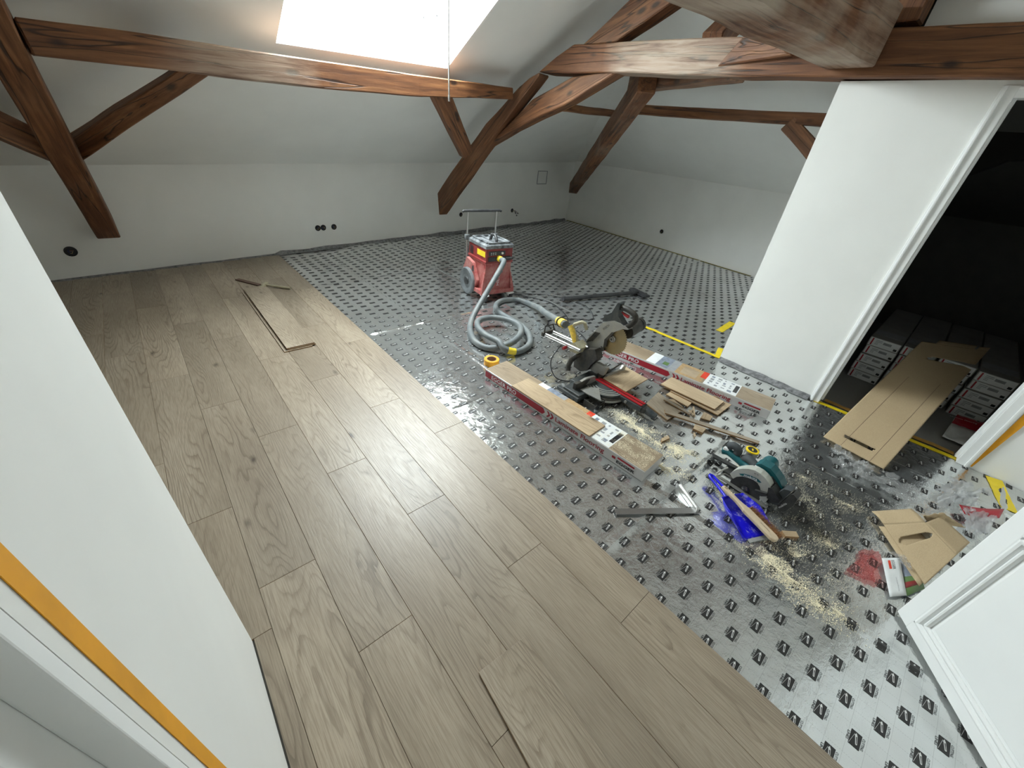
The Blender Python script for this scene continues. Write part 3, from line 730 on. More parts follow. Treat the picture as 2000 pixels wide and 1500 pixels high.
# ------------------------------------------------------------------ loose boards and offcuts
def hexa(b, top, bot):
    n = len(top); b.add(list(top) + list(bot), [list(range(n)), list(range(n, 2 * n))[::-1]] + [(i, n + i, n + (i + 1) % n, (i + 1) % n) for i in range(n)])
def board(pix, z, label, th=PTH, mat='oak_offcut', name='board_offcut', cat='offcut', group=None, zs=None, dz=None):
    """a piece of board whose upper corners show at the given pixels; z = height of its top"""
    top = [W(px, py, zz) for (px, py), zz in zip(pix, zs or [z] * len(pix))]
    e = max(((top[(i + 1) % len(top)] - top[i]) for i in range(len(top))), key=lambda v: v.length)
    c = sum(top, V()) / len(top); nrm = (top[1] - top[0]).cross(top[2] - top[1]).normalized(); nrm = nrm if nrm.z > 0 else -nrm
    M = frame(c, e, nrm); Mi = M.inverted(); b = MB(); hexa(b, [Mi @ p for p in top], [Mi @ (p - nrm * th) for p in top])
    o = b.build(name, [mat, 'board_core'], M=M)
    for p in o.data.polygons: p.material_index = 0 if p.normal.z > .6 else 1
    return tag(o, label, cat, group)
def full_board(M, L, Wd, label, name='floor_board', cat='floor board', group=None, mat='oak_laminate'):
    o = bpy.data.objects.new(name, plank_me(L, Wd, mat)); C.objects.link(o); o.matrix_world = M; return tag(o, label, cat, group)
# loose board at the lower edge
d = V((.088, 1, 0)).normalized(); e0 = (W(935, 1312, .016) + W(1025, 1243, .012)) / 2
full_board(frame(e0 - d * (PLN / 2) + V((0, 0, -.003)), d, (-.035, 0, 1)), PLN, .197, 'loose laminate board lying on the laid floor at the bottom edge')
# stack of three in the middle of the laid floor
nl, nr, fl_ = W(558, 682, .026), W(616, 667, .026), W(474, 566, .026)
d = (fl_ - nl).normalized(); Ls = (fl_ - nl).length; cmid = (nl + nr) / 2 + d * Ls / 2
for k, (dx, dy, lb) in enumerate(((-.022, -.012, 'bottom board of the small stack on the laid floor, pushed out to the left'), (.006, -.004, 'middle board of the small stack on the laid floor'), (0, 0, 'top board of the small stack on the laid floor'))):
    full_board(frame(V((cmid.x + dx, cmid.y + dy, .0045 + .0088 * k)), d), Ls, .2, lb, mat='oak_laminate')
# bits beside the stack
plain('stick_brown', srgb(98, 76, 64), .7, scale=20); plain('stick_pale', srgb(164, 156, 132), .6, scale=20)
b = MB(); p0, p1 = W(463, 545, .012), W(507, 556, .012); b.box((0, 0, 0), ((p1 - p0).length, .045, .010), bev=.002); tag(b.build('strip_offcut', 'stick_brown', M=frame((p0 + p1) / 2 + V((0, .01, -.006)), p1 - p0)), 'dark brown strip of board lying beyond the small stack', 'offcut')
hm = thing('hammer', 'small hammer with pale handle lying at the head of the board stack', 'hammer', W(516, 556, 0))
p0, p1 = W(517, 556, .022) - hm.location, W(567, 563, .012) - hm.location
b = MB(); q = (p1 - p0); b.tube([p0, p0 + q * .3, p0 + q * .7, p1], .011, 10, True, [.009, .010, .013, .012]); b.build('handle', 'stick_pale', hm)
b = MB(); s_ = V((-q.y, q.x, 0)).normalized(); b.box((0, 0, 0), (.085, .032, .032), bev=.006, m=frame(p0 + V((0, 0, 0)), s_)); b.prism([p0 + s_ * -.04 + V((0, 0, .014)), p0 + s_ * -.04 + V((0, 0, -.014)), p0 + s_ * -.085 + V((0, 0, -.004)), p0 + s_ * -.085 + V((0, 0, .002))], q.normalized() * .028); b.build('head', 'stick_pale', hm)

# ------------------------------------------------------------------ two packages of boards
t = NT('carton_print'); co = t.coord(); t.bsdf(t.mix(t.ramp(t.noise(co, 8, 4), [(.35, 0.0), (.75, .5)]), srgb(206, 204, 202), srgb(182, 178, 174)), .22); MATS['carton_print'] = t.m
plain('print_red', srgb(158, 28, 44), .3, scale=10, var=.08); plain('print_dark', (.02, .02, .022), .35); plain('print_paper', srgb(226, 228, 228), .4, var=.04); plain('print_grey', srgb(150, 152, 155), .4); plain('print_bluegrey', srgb(128, 136, 150), .35, scale=40, var=.3); plain('print_green', srgb(92, 120, 70), .4); plain('print_orange', srgb(214, 64, 40), .35); plain('print_wood', srgb(176, 146, 106), .4, scale=60, var=.15)
m_oak('oak_print', (1.12, 1.06, .97))
def flat(b, x0, x1, y0, y1, z): b.add([(x0, y0, z), (x1, y0, z), (x1, y1, z), (x0, y1, z)], [(0, 1, 2, 3)])
def package(c0, d, L, Wd, Hh, label, full_top):
    """c0: near left lower corner seen from the camera; d: along the length, away; the printed long side faces -x"""
    d = V((d.x, d.y, 0)).normalized(); s_ = V((d.y, -d.x, 0))
    o = thing('board_package', label, 'package', c0 + d * L / 2 + s_ * Wd / 2, group='packages of laminate boards on the foil')
    M = frame((0, 0, 0), d); o.matrix_world = Matrix.Translation(o.location) @ M      # local X away from camera, Y to the left
    b = MB(); b.box((0, 0, Hh / 2), (L, Wd, Hh), bev=.003); b.build('carton', 'carton_print', o)
    b = MB(); b.box((0, 0, Hh + .0006), (L - .006, Wd - .006, .0012)); b.build('top_print', 'oak_print', o)
    yo = Wd / 2 + .0012
    def side(u, v, w=0): return V((u, yo + w, v))                # u along, v up
    def sq(mb, u0, u1, v0, v1, w=.0): mb.add([side(u0, v0, w), side(u1, v0, w), side(u1, v1, w), side(u0, v1, w)], [(0, 1, 2, 3)])
    b = MB(); e = L / 2; a0 = e - .004; a1 = e - .60
    b.add([side(a0, .012), side(a0, Hh - .012), side(a1 + .02, Hh - .012), side(a1, Hh / 2), side(a1 + .02, .012)], [(0, 1, 2, 3, 4)]); b.build('red_band', 'print_red', o)
    for k in range(2):
        u = a1 - .012 - k * .030; b = MB()
        b.add([side(u, Hh - .014), side(u - .016, Hh - .014), side(u - .034, Hh / 2), side(u - .018, Hh / 2)], [(0, 1, 2, 3)]); b.add([side(u, .014), side(u - .016, .014), side(u - .034, Hh / 2), side(u - .018, Hh / 2)], [(0, 1, 2, 3)]); b.build('chevron', 'print_red', o)
    def txt(s, size, u, v, mat, width=None, bold=0):
        # text reads towards the camera: its x runs to -X of the package
        Mt = Matrix(((-1, 0, 0, u), (0, 0, 1, yo + .0009), (0, 1, 0, v), (0, 0, 0, 1)))
        vs, fs = textmesh(s, size, width); mb = MB(); mb.add([Mt @ q for q in vs], fs)
        if bold: mb.add([Mt @ (q + V((bold, 0, 0))) for q in vs], fs); mb.add([Mt @ (q + V((bold, bold * .6, 0.0002))) for q in vs], fs)
        mb.build('lettering', mat, o)
    txt('EGGER PRO', .046, e - .20, Hh / 2 - .002, 'print_paper', .255, .0016)
    txt('Laminate Flooring', .047, e - .875, Hh / 2, 'print_red', .375, .0018)
    txt('EGGER', .026, -e + .115, Hh / 2 - .012, 'print_dark', .115, .0028)
    b = MB(); sq(b, -e + .06, -e + .17, Hh / 2 + .010, Hh / 2 + .022); b.build('logo_bar', 'print_red', o)
    b = MB(); sq(b, -e + .205, -e + .182, Hh / 2 - .004, Hh / 2 + .012); b.build('logo_mark', 'print_red', o)
    zt = Hh + .0018; hw = Wd / 2 - .004
    def lab(x0, x1, y0, y1, mat, nm='top_label', dz=0.0): mb = MB(); flat(mb, x0, x1, y0, y1, zt + dz); mb.build(nm, mat, o)
    lab(e - .46, e - .38, -hw, hw, 'print_paper'); lab(e - .56, e - .46, -hw, hw, 'print_bluegrey', 'top_picture'); lab(e - .545, e - .50, -hw * .1, hw * .5, 'print_green', 'top_picture', .0003); lab(e - .62, e - .56, -hw, hw, 'print_grey', 'top_picture')
    lab(e - .80, e - .62, -hw, hw, 'print_wood', 'top_picture'); lab(e - .78, e - .655, -hw * .6, hw * .7, 'oak_print', 'top_picture', .0003); lab(e - .845, e - .80, -hw, hw * .2, 'print_orange', 'top_label'); lab(e - .83, e - .80, hw * .2, hw, 'print_wood', 'top_picture')
    lab(e - 1.085, e - .845, -hw, hw, 'print_paper'); rr = random.Random(5)
    for i in range(16):
        x = e - .87 - (i // 4) * .048; y = -hw + .02 + (i % 4) * .044; lab(x - rr.uniform(.012, .03), x, y, y + rr.uniform(.012, .034), ('print_grey', 'print_bluegrey')[i % 3 == 0], 'label_text', .0003)
    lab(e - 1.078, e - 1.05, -hw * .7, hw * .5, 'print_dark', 'barcode', .0003)
    return o
ZP = .072
b1a, b1b = W(936, 729, ZU), W(1253, 941, ZU); P1L = 1.325
pk1 = package(W(1253, 941, ZU), (b1a - b1b), P1L, .215, ZP, 'package of laminate boards nearest the laid floor, with one board lying on top', True)
b2b = W(1497, 819, ZU); pk2 = package(b2b, (W(1225, 706, ZU) - b2b), P1L, .215, ZP, 'package of laminate boards behind the mitre saw', True)
# board on the first package
top = [W(*p, ZP + .0105) for p in ((1003, 749), (1155, 847), (1180, 831))]
d = (top[0] - top[1]); Lb = d.length; c = (top[1] + top[2]) / 2 + d / 2; full_board(frame(V((c.x, c.y, ZU + ZP + .0024 + .0042)), d), Lb, .165, 'laminate board lying on top of the nearer package', mat='oak_offcut')
# offcuts between saw and second package
def q(x, y): return (1250 + x * .125, 720 + y * .125)
board([q(325, 240), q(500, 130), q(1315, 510), q(1165, 632)], .026, 'wide offcut on top of the offcut pile beside the second package')
board([q(470, 350), q(640, 250), q(1430, 560), q(1218, 722)], .012, 'wide offcut under another, its end sticking out to the right')
board([q(410, 398), q(520, 338), q(812, 528), q(745, 592)], .0045, 'short narrow offcut left of the two stacked ones')
board([q(95, 540), q(290, 365), q(640, 665), q(432, 797)], .0045, 'square dark toned offcut touching the end of the saw bed', mat='oak_laminate')
board([q(372, 482), q(415, 458), q(800, 698), q(775, 718)], .015, 'thin brown strip lying across the square offcut', mat='oak_laminate', zs=[.024, .024, .008, .008])
board([q(425, 470), q(530, 482), q(690, 612)], .014, 'thin triangular sliver between the offcuts', zs=[.02, .014, .008])
board([q(385, 632), q(395, 690), q(1850, 1168), q(1875, 1135)], .02, 'long narrow strip pointing towards the tape measure', zs=[.026, .026, .012, .012], mat='oak_laminate', th=.010)
board([q(860, 868), q(1035, 930), q(980, 1000), q(832, 935)], .012, 'small block offcut in front of the long strip', th=.018)
board([q(1000, 672), q(1135, 742), q(1098, 812), q(945, 768)], .006, 'small tilted offcut behind the long strip', zs=[.014, .008, .004, .008])
for i, (a, c_, lb) in enumerate((((838, 592), (856, 742), 'pale upright splinter among the offcuts'), ((765, 640), (838, 722), 'pale short splinter left of the upright one'), ((770, 700), (820, 640), 'tiny pale splinter crossing the short one'), ((850, 995), (866, 1056), 'tiny pale stick in front of the small block'))):
    p0, p1 = W(*q(*a), .006), W(*q(*c_), .004); b = MB(); b.box((0, 0, 0), ((p1 - p0).length, .009, .008)); tag(b.build('splinter', 'oak_offcut', M=frame((p0 + p1) / 2 + V((0, 0, -.004)), p1 - p0)), lb, 'splinter')
plain('card_brown', srgb(166, 128, 96), .8)
board([q(1150, 432), q(1200, 385), q(1272, 422), q(1246, 462)], .006, 'small brown card scrap at the foot of the second package', mat='card_brown', name='card_scrap', cat='scrap', th=.012)
board([q(335, 1090), q(440, 1040), q(465, 1085), q(345, 1135)], .006, 'tiny pale block among the sawdust', th=.012)
board([(1527, 1036), (1555, 1038), (1561, 1049), (1534, 1047)], .006, 'small offcut at the tip of the hand brush', th=.014)

# ------------------------------------------------------------------ dust extractor
dusty('vac_red', srgb(150, 42, 40), srgb(196, 150, 142), .75, .6, 7); dusty('vac_red_dark', srgb(128, 28, 28), srgb(150, 80, 76), .6, .5, 9); dusty('vac_grey', srgb(38, 42, 46), srgb(168, 172, 174), .8, .6, 12); dusty('vac_black', (.02, .02, .022), srgb(110, 110, 110), .35, .5, 18)
dusty('tyre_grey', srgb(88, 94, 98), srgb(150, 152, 152), .5, .7, 14); dusty('chrome', (.6, .6, .6), (.5, .48, .45), .45, .34, 16, .95); plain('vac_yellow', srgb(236, 208, 50), .5, scale=10); plain('symbol_white', srgb(232, 232, 230), .5)
VM = frame((2.645, 3.115, ZU), (.99, -.115, 0))
vac = thing('dust_extractor', 'red dusty construction dust extractor with telescopic handle in the middle of the room', 'vacuum cleaner', M=VM)
def vp(b, name, mat, par=None): o = b.build(name, mat); o.parent = par or vac; return o
def loft(b, secs):
    """secs: list of (z, x0, x1, y0, y1); box sections joined"""
    vs = []
    for z, x0, x1, y0, y1 in secs: vs += [(x0, y0, z), (x1, y0, z), (x1, y1, z), (x0, y1, z)]
    n = len(secs); fs = [(0, 1, 2, 3), tuple(4 * (n - 1) + k for k in range(4))]
    for i in range(n - 1):
        for k in range(4): fs.append((4 * i + k, 4 * i + (k + 1) % 4, 4 * i + 4 + (k + 1) % 4, 4 * i + 4 + k))
    b.add(vs, fs)
b = MB(); loft(b, [(.075, -.205, .205, -.02, .40), (.115, -.205, .205, -.02, .40), (.118, -.165, .165, .012, .38), (.38, -.155, .155, .006, .35), (.40, -.165, .165, 0, .36)])
b.prism([(-.205, -.02, .115), (-.165, -.02, .115), (-.155, .004, .30), (-.165, .004, .30)], (0, .03, 0)); b.prism([(.205, -.02, .115), (.165, -.02, .115), (.150, .004, .30), (.160, .004, .30)], (0, .03, 0))
tub = vp(b, 'tub', 'vac_red')
for sg in (-1, 1):
    b = MB(); b.prism([(sg * .168, .14, .12), (sg * .168, .36, .12), (sg * .168, .40, .26), (sg * .168, .33, .39), (sg * .168, .20, .36), (sg * .168, .10, .20)], (sg * .035, 0, 0)); vp(b, 'wheel_arch', 'vac_red', tub)
for yy, zz, s in ((.17, .30, .045), (.20, .19, .03)):
    b = MB(); b.prism([(-.2045, yy, zz + s), (-.2045, yy + s * .8, zz + s * .4), (-.2045, yy + s * .7, zz - s * .6), (-.2045, yy - s * .1, zz - s * .4)], (-.002, 0, 0)); vp(b, 'vent_recess', 'vac_black', tub)
b = MB(); loft(b, [(.40, -.168, .168, -.004, .365), (.415, -.168, .168, -.004, .365), (.425, -.16, .16, 0, .36), (.53, -.16, .16, .004, .35), (.545, -.165, .165, 0, .355)]); head = vp(b, 'motor_head', 'vac_red_dark')
b = MB(); b.box((-.1615, .10, .485), (.003, .16, .055)); vp(b, 'yellow_label', 'vac_yellow', head)
for k in range(7):
    b = MB(); b.box((-.1615, .30, .44 + k * .012), (.004, .07, .005)); vp(b, 'vent_slot', 'vac_black', head)
b = MB(); b.box((-.03, .0025, .498), (.20, .006, .042), bev=.002); panel = vp(b, 'control_panel', 'vac_black', head)
for x in (-.10, -.075, -.05): 
    for z in (.503, .488):
        b = MB(); b.box((x, -.001, z), (.014, .002, .005)); vp(b, 'symbol', 'symbol_white', panel)
b = MB(); b.lathe([(.012, 0), (.012, .008), (.009, .012), (.0005, .012)], (.032, 0, .498), (0, -1, 0), 14); vp(b, 'dial', 'symbol_white', panel)
b = MB(); b.box((0, -.002, .442), (.27, .008, .045), bev=.003); port = vp(b, 'port_plate', 'vac_black', head)
b = MB(); b.box((-.09, -.008, .445), (.07, .012, .030), bev=.003); b.box((-.09, -.016, .447), (.05, .006, .007)); vp(b, 'socket', 'metal_dark', head)
b = MB(); b.lathe([(.030, -.01), (.030, .035), (.026, .045), (.020, .045)], (-.005, 0, .445), (0, -1, 0), 20); vp(b, 'coupling', 'vac_yellow', head)
b = MB(); b.tube([(.07, -.01, .445), (.11, -.035, .447), (.145, -.03, .45)], .013, 10); vp(b, 'plug', 'vac_black', head)
b = MB(); loft(b, [(.545, -.168, .168, -.004, .36), (.575, -.168, .168, -.004, .36), (.59, -.15, .15, .012, .345)]); lid = vp(b, 'lid', 'vac_grey')
for x in (-.135, .135, -.03, .06):
    b = MB(); b.box((x, .18, .597), (.022, .30, .016), bev=.004); vp(b, 'ridge', 'vac_grey', lid)
b = MB(); b.box((0, .02, .597), (.26, .02, .018), bev=.004); b.box((0, .335, .597), (.26, .02, .018), bev=.004); vp(b, 'rim', 'vac_grey', lid)
b = MB(); b.tube([(-.03, .035, .58), (-.03, .028, .625), (-.03, .06, .665), (-.03, .12, .66), (-.03, .15, .60)], .016, 10); vp(b, 'carry_handle', 'vac_black', lid)
for x in (-.175, .175):
    b = MB(); b.cyl((x, .385, .25), (x, .385, .825), .010, 12); vp(b, 'handle_tube', 'chrome')
b = MB(); b.box((-.175, .382, .58), (.05, .04, .05), bev=.006); b.box((.175, .382, .58), (.05, .04, .05), bev=.006); b.box((0, .388, .30), (.34, .03, .36), bev=.008); vp(b, 'handle_bracket', 'vac_grey')
b = MB(); b.tube([(-.235, .385, .83), (-.22, .385, .838), (.22, .385, .838), (.235, .385, .83)], .013, 10); vp(b, 'handle_grip', 'vac_black')
for x in (-.212, .212):
    b = MB(); s_ = -1 if x < 0 else 1
    b.lathe([(.02, -.02), (.09, -.018), (.135, -.022), (.145, -.010), (.145, .010), (.135, .022), (.09, .018), (.078, .008), (.03, .010), (.0005, .016)], (x, .28, .147), (s_, 0, 0), 28); w = vp(b, 'wheel', 'tyre_grey')
    b = MB(); b.lathe([(.045, .010), (.04, .022), (.0005, .024)], (x, .28, .147), (s_, 0, 0), 16); vp(b, 'hub_cap', 'vac_black', w)
for x in (-.16, .16):
    c = MB(); c.box((x, -.01, .068), (.075, .075, .014), bev=.003); c.prism([(x - .022, -.04, .06), (x - .022, .03, .06), (x - .022, -.02, .03)], (.004, 0, 0)); c.prism([(x + .018, -.04, .06), (x + .018, .03, .06), (x + .018, -.02, .03)], (.004, 0, 0)); cs = vp(c, 'castor', 'symbol_white')
    b = MB(); b.lathe([(.006, -.014), (.034, -.014), (.0365, -.008), (.0365, .008), (.034, .014), (.006, .014)], (x, -.022, .0365), (1, 0, 0), 18); vp(b, 'castor_wheel', 'vac_black', cs)
b = MB(); b.lathe([(.030, 0), (.033, .01), (.022, .022), (.0005, .022)], (.015, .008, .31), (0, -1, 0), 18); b.box((.015, -.018, .31), (.05, .01, .012)); vp(b, 'drain_knob', 'vac_grey')
b = MB(); b.box((.035, .0, .37), (.06, .03, .045), bev=.006); vp(b, 'front_latch', 'vac_black')
vs, fs = textmesh('HILTI', .050, .115); b = MB(); Mt = Matrix(((0, -1, 0, .005), (0, 0, -1, .0035), (1, 0, 0, .215), (0, 0, 0, 1)))
b.add([Mt @ q for q in vs], fs); vp(b, 'lettering', 'symbol_white')

# ------------------------------------------------------------------ hose
def catmull(P, n):
    P = [V(p) for p in P]; P = [P[0] * 2 - P[1]] + P + [P[-1] * 2 - P[-2]]; out = []
    for i in range(1, len(P) - 2):
        a, b_, c_, d_ = P[i - 1:i + 3]
        for k in range(n):
            t_ = k / n; out.append(.5 * ((2 * b_) + (c_ - a) * t_ + (2 * a - 5 * b_ + 4 * c_ - d_) * t_ * t_ + (3 * b_ - a - 3 * c_ + d_) * t_ ** 3))
    return out + [P[-2]]
def resample(pts, step):
    out = [pts[0]]; acc = 0
    for a, b_ in zip(pts, pts[1:]):
        L = (b_ - a).length; t_ = step - acc
        while t_ <= L: out.append(a.lerp(b_, t_ / L)); t_ += step
        acc = (acc + L) % step if L else acc
    return out
t = NT('hose_grey'); co = t.coord(); t.bsdf(t.mix(t.ramp(t.noise(co, 9, 4), [(.4, 0.0), (.8, .6)]), srgb(98, 104, 106), srgb(142, 142, 136)), .55); MATS['hose_grey'] = t.m
pt = VM @ V((-.005, -.05, .445)); hr = .026; zf = ZU + hr + .002
path = [pt, pt + V((-.03, -.07, -.005)), (2.43, 2.90, .33), (2.27, 2.84, .20), (2.10, 2.76, .09), (1.97, 2.66, zf + .01), (1.86, 2.50, zf), (1.80, 2.34, zf), (1.84, 2.20, zf), (1.99, 2.135, zf + .03), (2.15, 2.18, zf + .055), (2.275, 2.32, zf + .055), (2.28, 2.48, zf + .05), (2.17, 2.60, zf + .052), (2.02, 2.60, zf + .056), (1.92, 2.48, zf + .058), (1.885, 2.32, zf + .058), (1.90, 2.17, zf + .06), (1.90, 2.09, zf + .03), (2.0, 2.035, zf), (2.17, 2.075, zf), (2.30, 2.21, zf), (2.375, 2.38, zf), (2.385, 2.58, zf), (2.40, 2.78, zf), (2.49, 2.93, zf), (2.65, 3.0, zf), (2.80, 2.94, zf), (2.83, 2.75, zf + .01), (2.72, 2.52, .09), (2.56, 2.31, .16), (2.37, 2.0, .25), (2.235, 1.77, .315)]
hp = resample(catmull(path, 40), .0042)
hose = thing('vacuum_hose', 'long grey corrugated hose coiled on the foil between extractor and mitre saw', 'hose', (2.1, 2.35, 0))
b = MB(); b.tube([p - hose.location for p in hp], hr, 14, True, [hr + (.0012 if i % 2 else -.0008) for i in range(len(hp))]); b.build('corrugated_tube', 'hose_grey', hose, auto=80)
plain('yellow_wrap', srgb(232, 198, 84), .5, scale=40, var=.25, bump=.6); plain('pvc_tape', srgb(226, 200, 60), .35, scale=30, var=.2)
def sleeve(i0, i1, extra, name, mat, lump=0):
    pts = [p - hose.location for p in hp[i0:i1:3]]; b = MB()
    b.tube(pts, hr, 14, True, [hr + extra + lump * mnoise.noise(V((k * .35, i0, 0))) for k in range(len(pts))]); return b.build(name, mat, hose)
mid = min(range(len(hp)), key=lambda i: (hp[i] - V((1.93, 2.06, .02))).length); sleeve(mid - 4, mid + 14, .003, 'joint_tape', 'pvc_tape')
n = len(hp); sleeve(n - 42, n - 8, .009, 'end_wrap', 'yellow_wrap', .006); sleeve(n - 30, n - 26, .016, 'hose_clip', 'black_plastic'); sleeve(n - 12, n, .004, 'end_collar', 'hose_grey')

# ------------------------------------------------------------------ black suction tube, roll of tape, cables
dusty('tube_black', (.012, .012, .014), (.10, .10, .10), .4, .45, 10)
p0, p1 = W(1100, 584, .025), W(1234, 572, .022); tb = thing('suction_tube', 'black suction tube with floor nozzle lying on the foil behind the mitre saw', 'vacuum tube', V((p0.x, p0.y, ZU)))
o_ = tb.location; d = (p1 - p0); b = MB(); b.tube([p0 - o_, p0 + d * .5 - o_, p1 - o_], .023, 16, True); b.build('tube', 'tube_black', tb)
b = MB(); b.tube([p0 - o_ - d * .005, p0 + d * .025 - o_], .027, 16); b.build('tube_collar', 'tube_black', tb)
dn_ = d.normalized(); sd_ = V((-dn_.y, dn_.x, 0)); b = MB(); b.tube([p1 - o_, p1 + dn_ * .05 - o_, p1 + dn_ * .09 + sd_ * .01 + V((0, 0, .004)) - o_], .027, 14); b.build('swivel_joint', 'tube_black', tb)
c = p1 + dn_ * .13 - o_; M = frame(c + V((0, 0, -.005)), sd_); b = MB(); b.box((0, 0, 0), (.30, .075, .030), M, bev=.010); b.box((0, .045, -.004), (.28, .03, .016), M, bev=.005); b.build('floor_nozzle', 'tube_black', tb)
b = MB(); b.box((0, 0, -.012), (.28, .012, .012), M); b.build('bristle_strip', 'black_plastic', tb)
c = (W(945, 700, .045) + W(976, 699, .045)) / 2; rl = thing('tape_roll', 'roll of orange masking tape beside the first package', 'tape roll', (c.x, c.y, ZU))
b = MB(); b.lathe([(.040, .002), (.058, .002), (.060, .004), (.060, .046), (.058, .048), (.040, .048)], n=32); b.build('tape', 'tape_orange', rl)
b = MB(); b.lathe([(.040, .048), (.036, .048), (.036, .002), (.040, .002)], n=32); b.build('card_core', 'card_brown', rl)
def cable(P, label, r=.0042):
    pts = catmull(P, 14); o = MB(); o.tube(pts, r, 7); return tag(o.build('power_cable', 'black_plastic'), label, 'cable')
def fz(x, y, dz=.007): return (x, y, hz(x, y) + dz)
cable([fz(2.86, 3.28), fz(2.98, 3.05), fz(3.12, 2.75), fz(3.02, 2.42), fz(2.86, 2.22), fz(2.78, 1.98), fz(2.62, 1.72), (2.45, 1.55, .02), (2.36, 1.50, .10)], 'black power cable from the extractor to the mitre saw')
cable([fz(2.80, 3.36), fz(3.05, 3.1), fz(3.3, 2.9), fz(3.42, 2.5), fz(3.2, 2.2), fz(2.98, 2.32), fz(2.75, 2.4), fz(2.6, 2.15), fz(2.75, 1.85), fz(3.1, 1.7)], 'second thin black cable snaking behind the hose end', .0032)
cable([(2.13, 1.70, .20), (2.02, 1.68, .10), (1.98, 1.58, .02), fz(2.06, 1.50), (2.14, 1.50, .02)], 'short black cable drooping below the slide rails of the mitre saw', .0045)

# ------------------------------------------------------------------ mitre saw (operator side towards -y, blade in a plane x = const)
dusty('saw_grey', srgb(146, 147, 144), srgb(176, 168, 148), .5, .5, 16, .3); dusty('saw_navy', srgb(22, 34, 42), srgb(120, 116, 104), .35, .5, 14); dusty('saw_black', (.012, .012, .013), srgb(120, 110, 90), .3, .55, 16); dusty('saw_beige', srgb(150, 146, 124), srgb(196, 184, 150), .6, .6, 18)
dusty('saw_blade', srgb(150, 138, 108), srgb(176, 150, 100), .6, .4, 10, .6); plain('saw_red', srgb(150, 20, 28), .35, scale=12, var=.1); dusty('saw_alu', srgb(178, 178, 174), srgb(150, 140, 120), .5, .4, 20, .7); plain('trigger_red', srgb(170, 20, 30), .4)
SO = V((2.165, 1.255, ZU))
saw = thing('mitre_saw', 'sliding mitre saw with grey blade guard and red table insert on the foil', 'saw', SO)
def sp(b, name, mat, par=None):
    for v in b.v: v -= SO
    o = b.build(name, mat); o.parent = par or saw; return o
def sx_(x, y, xx): return on(1050 + x * .16, 580 + y * .16, 0, xx)
def L(x, y, z): return SO + V((x, y, z))
# base
b = MB(); b.lathe([(.02, .012), (.155, .012), (.16, .022), (.16, .050), (.15, .052), (.02, .052)], L(0, 0, 0), (0, 0, 1), 40); base = sp(b, 'base', 'saw_black')
b = MB(); b.box(L(-.19, .09, .04), (.17, .15, .05), bev=.008); b.box(L(.19, .06, .04), (.17, .15, .05), bev=.008); b.box(L(0, .16, .035), (.30, .10, .05), bev=.01); sp(b, 'base_wing', 'saw_navy', base)
wq = lambda x, y: W(1050 + x * .16, 580 + y * .16, .060)
b = MB(); b.prism([wq(520, 1135), wq(610, 1105), wq(748, 1120), wq(772, 1275), wq(600, 1190)], (0, 0, .006)); sp(b, 'wing_plate', 'saw_alu', base)
b = MB(); b.box(L(-.275, .11, .035), (.03, .20, .028), bev=.004); sp(b, 'clamp_bar', 'saw_navy', base)
b = MB()
for y in (-.02, -.06, -.10): b.box(L(-.19, y, .03), (.12, .006, .006))
for x in (-.25, -.19, -.13): b.box(L(x, -.06, .025), (.006, .09, .05))
sp(b, 'side_cage', 'saw_black', base)
for x, y in ((-.22, .14), (.24, .10), (-.20, -.10), (.02, .22)):
    b = MB(); b.lathe([(.016, 0), (.018, .004), (.014, .03), (.0005, .03)], L(x, y, 0), (0, 0, 1), 12); sp(b, 'foot', 'black_plastic', base)
# turntable with cast arcs
b = MB(); b.lathe([(.0005, .070), (.143, .070), (.147, .066), (.147, .052), (.02, .052)], L(0, 0, 0), (0, 0, 1), 40); table = sp(b, 'turntable', 'saw_navy')
for r in (.075, .098, .12, .138):
    b = MB(); b.lathe([(r - .004, .0695), (r - .003, .0715), (r + .003, .0715), (r + .004, .0695)], L(0, 0, 0), (0, 0, 1), 28, 150, 275, ref=(1, 0, 0)); sp(b, 'cast_arc', 'saw_grey', table)
b = MB(); b.lathe([(.147, .024), (.165, .026), (.168, .040), (.150, .044)], L(0, 0, 0), (0, 0, 1), 26, 170, 285, ref=(1, 0, 0)); sp(b, 'angle_scale', 'saw_alu', table)
# arm with red insert, towards the operator
b = MB(); b.box(L(.02, -.175, .048), (.082, .29, .040), bev=.006); arm = sp(b, 'table_arm', 'saw_navy')
for x in (.003, .037):
    b = MB(); b.box(L(x, -.11, .0725), (.023, .40, .005), bev=.001); sp(b, 'table_insert', 'saw_red', arm)
b = MB(); b.box(L(.02, -.32, .045), (.06, .05, .035), bev=.006); sp(b, 'lock_block', 'saw_black', arm)
b = MB(); b.cyl(L(.02, -.34, .045), L(.02, -.415, .035), .026, 16, .022); sp(b, 'lock_knob', 'saw_navy', arm)
b = MB(); b.cyl(L(-.015, -.285, .045), L(-.015, -.285, .002), .006, 8); b.lathe([(.014, 0), (.014, .008), (.0005, .010)], L(-.015, -.285, .0), (0, 0, 1), 12); sp(b, 'support_leg', 'saw_alu', arm)
b = MB(); b.lathe([(.010, 0), (.010, .012), (.0005, .014)], L(-.02, -.20, .05), (-1, 0, 0), 10); sp(b, 'screw', 'saw_alu', arm)
